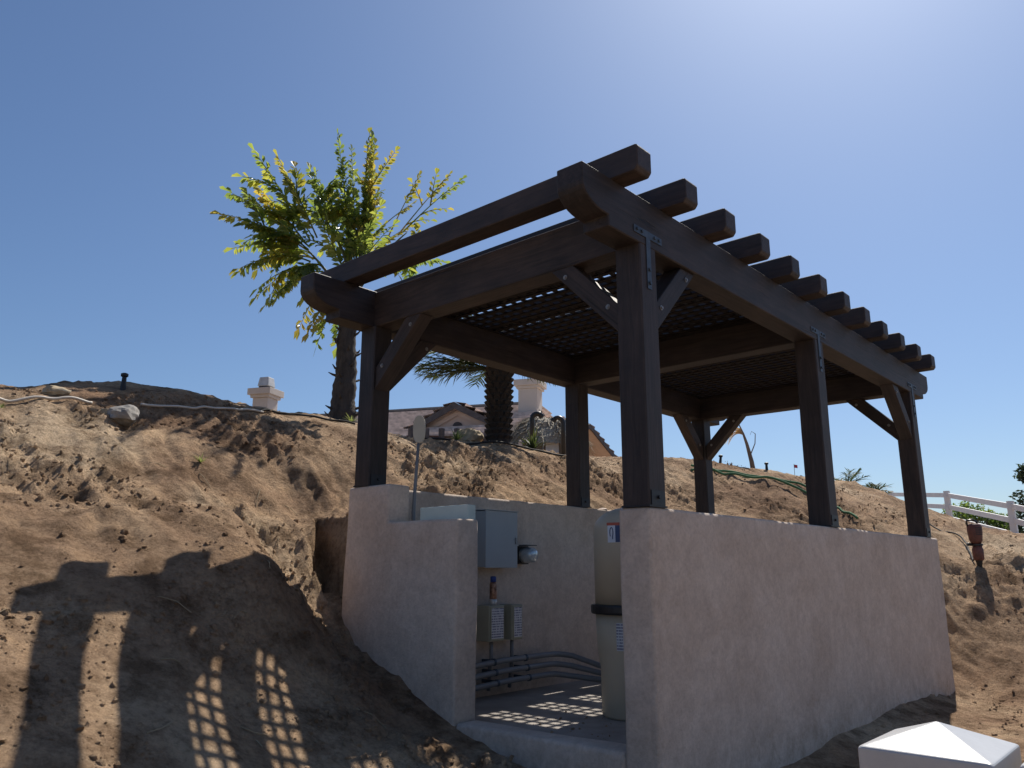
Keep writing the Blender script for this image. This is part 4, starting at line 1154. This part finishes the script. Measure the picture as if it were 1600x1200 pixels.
# palm with the dark stubby trunk
PC = Vector((5.16, 5.97, 1.5))
pt = thing('date_palm', 'thick dark palm trunk with drooping fronds behind the middle of the pergola', 'tree', PC)
rng = random.Random(33)
MB().tube([(PC.x, PC.y, z) for z in (1.2, 1.6, 2.0, 2.4, 2.8, 3.1)], [0.23, 0.20, 0.185, 0.19, 0.21, 0.15], 16).build('trunk', 'boot', pt, smooth=True)
for ring in range(13):
    for k in range(11):
        a = 2*math.pi*(k+(ring % 2)*.5)/11; z = 1.62+ring*0.095
        o_ = Vector((math.cos(a), math.sin(a), 0)); tg = Vector((-o_.y, o_.x, 0))
        r0 = 0.185+0.02*(ring/13)
        c = PC*1; c = Vector((PC.x, PC.y, z))
        mb = MB(); w = 0.055
        p = [c+o_*(r0-.02)-tg*w, c+o_*(r0-.02)+tg*w, c+o_*(r0+.045)+tg*w*.7+Vector((0, 0, .085)), c+o_*(r0+.045)-tg*w*.7+Vector((0, 0, .085)),
             c+o_*(r0-.03)-tg*w+Vector((0, 0, .09)), c+o_*(r0-.03)+tg*w+Vector((0, 0, .09))]
        mb.v = p; mb.f = [(0, 1, 2, 3), (3, 2, 5, 4), (0, 3, 4), (1, 5, 2)]
        mb.build('leaf_boot', 'boot', pt)
def palm_frond(base, az, el, L, droop, parent, nl=34, ll=0.34, matn='frond', w=0.017):
    d0 = Vector((math.cos(az)*math.cos(el), math.sin(az)*math.cos(el), math.sin(el)))
    base = Vector(base)
    p1 = base+d0*L*.55; p2 = base+d0*L+Vector((0, 0, -droop))
    mb = MB().tube([bez(base, p1, p2, k/8) for k in range(9)], [0.018*(1-k/8)+0.003 for k in range(9)], 5)
    for k in range(nl):
        t = 0.12+0.88*k/(nl-1)
        p = bez(base, p1, p2, t); d = (bez(base, p1, p2, min(1, t+.03))-bez(base, p1, p2, t-.03)).normalized()
        s = d.cross(Vector((0, 0, 1))).normalized()
        for sg in (-1, 1):
            dd = (d*rng.uniform(.7, 1.0)+s*sg*rng.uniform(.6, .9)+Vector((0, 0, rng.uniform(-.35, .25)))).normalized()
            l = ll*(0.45+0.9*math.sin(math.pi*min(1, t*.9+.08)))*rng.uniform(.8, 1.1)
            wv = dd.cross(Vector((rng.gauss(0, .4), rng.gauss(0, .4), 1))).normalized()*w
            e = p+dd*l+Vector((0, 0, -.04*rng.random()))
            mb.quad(p-wv*.5, p+wv*.5, p+dd*l*.6+wv*.5, p+dd*l*.6-wv*.5).tri(p+dd*l*.6-wv*.5, p+dd*l*.6+wv*.5, e)
    return mb.build('frond', matn, parent)
for k in range(22):
    az = 2*math.pi*k/22*1.0+rng.uniform(-.1, .1)
    el = (0.16, 0.28, 0.48, 0.7)[k % 4]+rng.uniform(-.05, .05)
    palm_frond((PC.x+.1*math.cos(az), PC.y+.1*math.sin(az), 2.92+0.08*(k % 4)), az, el, 1.20-0.1*(k % 4), 0.22, pt)
lft = YAW+math.pi/2
for da, el in ((0.05, 0.05), (-0.25, 0.12), (0.3, 0.04), (-0.1, 0.0), (0.15, 0.2), (-.45, 0.05)):
    palm_frond((PC.x-.05, PC.y+.1, 2.84), lft+da, el, 1.2+rng.uniform(-.1, .1), 0.08, pt)
for da, el in ((0.0, 0.02), (0.3, 0.05)):
    palm_frond((PC.x+.05, PC.y-.1, 2.80), lft+math.pi+da, el, 0.85, 0.16, pt, 22, 0.26)

# young bare palm leaning on the crest
bt = thing('bare_sapling', 'thin leaning half-dead palm sapling on the crest right of centre', 'tree', (10.49, 4.21, 1.5))
sp_ = [(10.52, 4.17, 1.35), (10.50, 4.20, 1.70), (10.47, 4.26, 2.05), (10.45, 4.31, 2.25), (10.41, 4.39, 2.50)]
bst = MB().tube(sp_, [0.055, 0.044, 0.032, 0.022, 0.006], 8).build('trunk', 'bare', bt, smooth=True)
rng = random.Random(3)
for k in range(5):
    a = lft+rng.uniform(-.7, .7)+(math.pi if k > 4 else 0)
    b0 = Vector(sp_[2]).lerp(Vector(sp_[4]), rng.uniform(.15, .8))
    palm_frond(b0, a, rng.uniform(.2, .7), rng.uniform(.25, .40), .28, bt, 9, .20, 'straw', .006)
MB().tube([(10.49, 4.20, 1.85), (10.53, 4.12, 2.05), (10.53, 4.10, 2.24), (10.50, 4.16, 2.29), (10.49, 4.19, 2.22)], [0.012, 0.010, 0.008, 0.005, 0.003], 5).build('side_shoot', 'bare', bst)
# small palm tops peeping over the crest
for (x, y, n, lab, L) in ((13.35, 3.42, 9, 'small dark palm peeping over the crest beside the middle post', 0.55), (13.75, 2.95, 6, 'tiny low palm just right of the small dark palm', 0.32)):
    g0 = gz(x, y)
    t = thing('small_palm', lab, 'plant', (x, y, g0), 'small palms on the crest')
    MB().tube([(x, y, g0-.1), (x, y, g0+.12)], [0.08, 0.06], 8).build('trunk', 'bark', t)
    for k in range(n):
        palm_frond((x, y, g0+.10), 2*math.pi*k/n+.3, rng.uniform(.35, 1.1), L, .10, t, 12, .20)
# agave-like plant by the palm foot and weeds
def spiky(x, y, n, L, label, matn='frond', name='spiky_plant', seed=1):
    r_ = random.Random(seed); g0 = gz(x, y)
    t = thing(name, label, 'plant', (x, y, g0))
    mb = MB()
    for k in range(n):
        a = r_.uniform(0, 6.28); e = r_.uniform(.25, 1.35); l = L*r_.uniform(.6, 1.1)
        d = Vector((math.cos(a)*math.cos(e), math.sin(a)*math.cos(e), math.sin(e))); s = Vector((-math.sin(a), math.cos(a), 0))*L*.05
        p = Vector((x, y, g0)); m_ = p+d*l*.5; q = p+d*l+Vector((0, 0, -l*.1))
        mb.quad(p-s, p+s, m_+s*.8, m_-s*.8).tri(m_-s*.8, m_+s*.8, q)
    mb.build('leaves', matn, t)
    return t
spiky(5.75, 5.75, 40, 0.42, 'spiky dark plant at the right foot of the palm trunk', 'frond', seed=4)
spiky(4.35, 6.1, 26, 0.26, 'low yellowish weed beside the tan boulder near the palm', 'weed', 'weed', 6)
spiky(2.55, 5.98, 30, 0.22, 'tuft of pale green weeds at the foot of the fishtail palm', 'weed', 'weed', 7)
spiky(2.30, 6.02, 22, 0.16, 'smaller weed tuft left of the fishtail palm foot', 'weed', 'weed', 8)

# ---------------------------------------------------------------- loose things on the bank
def rock(name, x, y, sx, sy, sz, label, matn, seed, sink=0.3, group=None, rot=0.0):
    r_ = np.random.RandomState(seed)
    bm = bmesh.new(); bmesh.ops.create_icosphere(bm, subdivisions=3, radius=1)
    dirs = r_.normal(size=(9, 3)); dirs /= np.linalg.norm(dirs, axis=1)[:, None]
    offs = r_.uniform(.62, .9, 9)
    for v in bm.verts:
        c = np.array(v.co[:])
        for d, o_ in zip(dirs, offs):
            e = c@d-o_
            if e > 0:
                c = c-d*e*0.85
        c = c*(1+0.05*r_.normal())
        v.co = Vector((c[0]*sx, c[1]*sy, c[2]*sz))
    me = bpy.data.meshes.new(name); bm.to_mesh(me); bm.free()
    me.materials.append(M[matn])
    o = bpy.data.objects.new(name, me); col.objects.link(o)
    o.location = (x, y, gz(x, y)+sz*(1-2*sink)*0.9)
    o.rotation_euler = (0.1, -0.1, rot)
    return tag(o, label, 'rock', group)
rock('rock', -0.95, 5.2, 0.17, 0.14, 0.125, 'grey blocky rock half buried high on the left bank', 'rock', 2, 0.25, rot=0.6)
rock('rock', -1.06, 5.33, 0.07, 0.06, 0.06, 'small tan stone leaning on the grey rock', 'rock_tan', 5, 0.2)
rock('rock', 4.86, 6.35, 0.30, 0.20, 0.15, 'tan rounded boulder on the crest left of the palm trunk', 'rock_tan', 3, 0.2)
rock('rock', -1.40, 5.75, 0.13, 0.10, 0.06, 'flat tan stone on the upper left skyline', 'rock_tan', 8, 0.3)
# loose clods all over the bank
r_ = np.random.RandomState(4)
bm = bmesh.new(); bmesh.ops.create_icosphere(bm, subdivisions=1, radius=1)
bv = np.array([v.co[:] for v in bm.verts]); bf = np.array([[v.index for v in f.verts] for f in bm.faces]); bm.free()
NC = 42000
cx = np.concatenate([r_.uniform(-3.6, 3.0, NC*7//10), r_.uniform(3.0, 11.0, NC*3//10)])
cy = np.concatenate([r_.uniform(0.0, 6.0, NC*7//10), r_.uniform(-1.5, 5.6, NC*3//10)])
keep = ~((cx > -0.01) & (cx < 6.17) & (cy > -0.01) & (cy < 2.95))
dn = fbm(cx*0.8+5, cy*0.8-3, 2)+0.5*fbm(cx*2.2, cy*2.2, 2)
keep &= (dn+r_.uniform(-.5, .5, len(cx)) > 0.12)
cx, cy = cx[keep], cy[keep]
cz = height(cx, cy)
fx_ = r_.uniform(0.26, 1.9, 260); fy_ = 0.26+1.35*r_.random_sample(260)      # crumbs blown in over the slab
cx = np.concatenate([cx, fx_]); cy = np.concatenate([cy, fy_]); cz = np.concatenate([cz, np.full(260, ZF)])
sz = 0.004+0.018*r_.random_sample(len(cx))**3.4
sz[-260:] *= 0.6
V = []; Fc = []
for i in range(len(cx)):
    q = bv*(1+0.28*r_.normal(size=(len(bv), 1)))*sz[i]*r_.uniform(.6, 1.3, 3)
    a = r_.uniform(0, 6.28); ca, sa = math.cos(a), math.sin(a)
    q = np.stack([q[:, 0]*ca-q[:, 1]*sa, q[:, 0]*sa+q[:, 1]*ca, q[:, 2]], 1)+np.array([cx[i], cy[i], cz[i]+sz[i]*0.1])
    V.append(q); Fc.append(bf+i*len(bv))
me = bpy.data.meshes.new('loose_clods')
me.from_pydata(np.concatenate(V).tolist(), [], np.concatenate(Fc).tolist())
me.materials.append(M['dirt'])
o = bpy.data.objects.new('loose_clods', me); col.objects.link(o)
stuff(o); o['label'] = 'loose clods and small stones strewn over the bare bank'; o['category'] = 'clods'
# dry stems and roots lying about
mb = MB()
for k in range(120):
    x = r_.uniform(-3.4, 8.0); y = r_.uniform(0.3, 5.8)
    if -0.2 < x < 6.4 and y < 3.1:
        continue
    a = r_.uniform(0, 6.28); L = r_.uniform(.05, .2); g0 = gz(x, y)+.004
    x1 = x+math.cos(a)*L; y1 = y+math.sin(a)*L
    xm_, ym_ = (x+x1)/2+r_.uniform(-.02, .02), (y+y1)/2+r_.uniform(-.02, .02)
    mb.tube([(x, y, g0), (xm_, ym_, gz(xm_, ym_)+r_.uniform(.005, .03)), (x1, y1, gz(x1, y1)+.006)], 0.0028, 4)
o = mb.build('dry_stems', 'dead_grass'); stuff(o); o['label'] = 'dry stems and root ends scattered on the bank'; o['category'] = 'stems'
def drape(name, pts, r, matn, label, cat, lift=1.0, n=60, group=None):
    pts = [Vector((p[0], p[1], 0)) for p in pts]
    out = []
    seg = len(pts)-1
    for k in range(n+1):
        t = k/n*seg; i = min(int(t), seg-1); f = t-i
        p0 = pts[max(i-1, 0)]; p1 = pts[i]; p2 = pts[i+1]; p3 = pts[min(i+2, seg)]
        q = 0.5*((2*p1)+(p2-p0)*f+(2*p0-5*p1+4*p2-p3)*f*f+(3*p1-p0-3*p2+p3)*f**3)
        out.append(q)
    zz = height(np.array([q.x for q in out]), np.array([q.y for q in out]))
    zs = np.array([max(zz[max(0, i-2):i+3]) for i in range(len(zz))])
    zs = np.convolve(np.pad(zs, 2, 'edge'), np.ones(5)/5, 'valid')
    for q, z in zip(out, zs):
        q.z = float(z)+r*lift
    return tag(MB().tube(out, r, 7).build(name, matn, None, smooth=True), label, cat, group)
drape('irrigation_pipe', [(-3.2, 5.3), (-2.5, 5.35), (-1.94, 5.40), (-1.51, 5.46), (-1.15, 5.50)], 0.014, 'pale_pipe', 'pale pipe lying on the upper left bank, left of the grey rock', 'pipe')
drape('irrigation_pipe', [(-0.66, 5.56), (-0.2, 5.58), (0.1, 5.58), (0.5, 5.70), (0.86, 5.80)], 0.014, 'pale_pipe', 'pale pipe along the upper left bank, right of the grey rock', 'pipe')
drape('irrigation_hose', [(0.80, 5.79), (1.1, 5.85), (1.42, 5.87), (1.83, 5.76), (2.1, 5.66)], 0.014, 'black_hose', 'black hose running on from the pale pipe towards the palm foot', 'hose')
drape('irrigation_hose', [(3.2, 5.55), (4.0, 5.62), (4.9, 5.55), (5.6, 5.42), (6.2, 5.3)], 0.016, 'black_hose', 'thin dark hose along the crest in front of the palm trunk', 'hose')
drape('garden_hose', [(8.2, 4.25), (8.46, 3.96), (8.64, 3.64), (8.84, 3.17), (8.85, 2.52), (8.67, 2.03), (8.53, 1.86), (8.35, 1.60)], 0.020, 'green_hose', 'lower green garden hose winding down the bank behind the rear posts', 'hose')
drape('garden_hose', [(8.3, 4.3), (8.53, 4.05), (8.75, 3.72), (9.04, 3.30), (9.1, 2.7), (8.95, 2.3)], 0.020, 'green_hose', 'upper green garden hose beside the other on the bank', 'hose')
drape('power_cord', [(10.6, 1.5), (10.15, 1.05), (9.89, 0.78), (9.6, 0.5), (8.9, 0.28), (8.5, 0.16)], 0.012, 'black_hose', 'dark cord lying on the bank towards the red breaker hammer', 'cord')

# upright demolition hammer stuck in the slope
jx, jy = 8.44, 0.08
jz = gz(jx, jy)
jh = thing('breaker_hammer', 'worn red breaker hammer standing upright on the right-hand bank', 'tool', (jx, jy, jz))
jr = _r2
def jp(a, z, b=0.0):
    return Vector((jx, jy, jz))+jr*a+Vector((0, 0, z))+Vector((_f.x, _f.y, 0))*b
MB().tube([jp(0, -0.05), jp(0, 0.07)], [0.022, 0.05], 10).build('chisel', 'black_steel', jh)
MB().lathe(jp(0, 0), [(0.055, 0.06), (0.068, 0.075), (0.072, 0.20), (0.060, 0.235), (0.060, 0.25)], 16).build('barrel', 'red', jh, smooth=True)
MB().lathe(jp(0, 0), [(0.064, 0.251), (0.074, 0.257), (0.074, 0.275), (0.064, 0.281)], 16).build('collar', 'black_plastic', jh)
MB().lathe(jp(-0.008, 0), [(0.060, 0.282), (0.082, 0.33), (0.094, 0.44), (0.094, 0.52), (0.080, 0.545), (0.05, 0.55)], 16).build('motor_housing', 'red', jh, smooth=True)
MB().tube([jp(-0.085, 0.50), jp(-0.11, 0.56), jp(-0.10, 0.595), jp(-0.02, 0.605), jp(0.03, 0.58), jp(0.04, 0.545)], 0.015, 8).build('top_handle', 'black_plastic', jh, smooth=True)
MB().tube([jp(-0.06, 0.265), jp(-0.13, 0.262), jp(-0.135, 0.275), jp(-0.12, 0.285), jp(-0.06, 0.275)], 0.012, 8).build('side_grip', 'black_plastic', jh, smooth=True)
for k in range(4):
    MB().box((-0.045, -0.002, 0.0), (0.045, 0.0, 0.012)).build('vent_slot', 'black_plastic', jh, frame(jp(-0.008, 0.40+0.028*k, -0.096), jr))
# spoil heap beside it
mb = MB()
N = 22; gr = []
for i in range(N+1):
    for j in range(9):
        u = i/N*2-1; v = j/8*2-1
        a = Vector((8.95, -0.28, 0))+Vector((0.55, -0.62, 0)).normalized()*u*0.55+Vector((0.62, 0.55, 0)).normalized()*v*0.17
        h = 0.11*max(0, (1-u*u))*max(0, (1-v*v))**.6
        gr.append((a.x, a.y, h))
za = height(np.array([q[0] for q in gr]), np.array([q[1] for q in gr]))
zn = fbm(np.array([q[0]*9 for q in gr]), np.array([q[1]*9 for q in gr]), 3)
mb.v = [Vector((q[0], q[1], float(z)+q[2]*(1+.5*float(n_))-0.02)) for q, z, n_ in zip(gr, za, zn)]
mb.f = [(i*9+j, (i+1)*9+j, (i+1)*9+j+1, i*9+j+1) for i in range(N) for j in range(8)]
tag(mb.build('spoil_heap', 'dirt', None, smooth=True), 'low ridge of dug soil to the right of the red breaker hammer', 'soil heap')
# marker flag and stakes on the crest
fx, fy = 10.95, 3.55; g0 = gz(fx, fy)
fl_ = thing('marker_flag', 'tiny red marker flag on the crest between the rear posts', 'flag', (fx, fy, g0))
MB().tube([(fx, fy, g0-.05), (fx, fy, 1.64)], 0.005, 5).build('wire', 'bolt', fl_)
MB().quad((fx, fy, 1.63), (fx+.04, fy-.05, 1.62), (fx+.04, fy-.05, 1.56), (fx, fy, 1.57)).quad((fx+.002, fy+.002, 1.57), (fx+.042, fy-.048, 1.56), (fx+.042, fy-.048, 1.62), (fx+.002, fy+.002, 1.63)).build('flag', 'flag', fl_)
for (x, y, h, tilt, lab) in ((9.50, 4.38, 0.17, 0.03, 'short dark stake on the crest left of the thin sapling'), (10.40, 3.86, 0.13, 0.0, 'stubby dark stake on the crest right of the thin sapling'), (-0.66, 6.05, 0.14, 0.0, 'stubby black stake on the upper left skyline')):
    g0 = gz(x, y)
    t = thing('stake', lab, 'stake', (x, y, g0), 'dark stakes on the crest')
    MB().tube([(x, y, g0-.1), (x+tilt*.7, y-tilt, g0+h)], [0.035, 0.022], 7).build('shaft', 'black_steel', t)
    MB().lathe((x+tilt*.7, y-tilt, g0+h-.01), [(0.022, 0), (0.040, .01), (0.040, .035), (0.02, .045)], 8).build('head', 'black_steel', t)
# small weeds on the bank
for (x, y, n, L, lab, sd) in ((-0.58, 4.36, 34, 0.11, 'small grey-green weed alone in the middle of the left bank', 11), (-0.38, 3.42, 20, 0.08, 'tiny weed on the lower bank near the dug pit', 12), (-1.95, 5.32, 16, 0.07, 'tiny weed near the left edge under the pale pipe', 13)):
    spiky(x, y, n, L, lab, 'weed', 'weed', sd)
# splashes of render and chips left on the rear of the side wall
for (x, y, s_, lab) in ((3.35, 2.70, .05, 'pale mortar chip on the retaining wall top, nearer the doorway'), (4.1, 2.72, .06, 'pale mortar chip further along the retaining wall top')):
    mb = MB().lathe((x, y, ZT-.002), [(s_, 0), (s_*1.1, .006), (s_*.7, .016), (s_*.2, .02)], 9)
    tag(mb.build('mortar_chip', 'trim', None), lab, 'mortar')
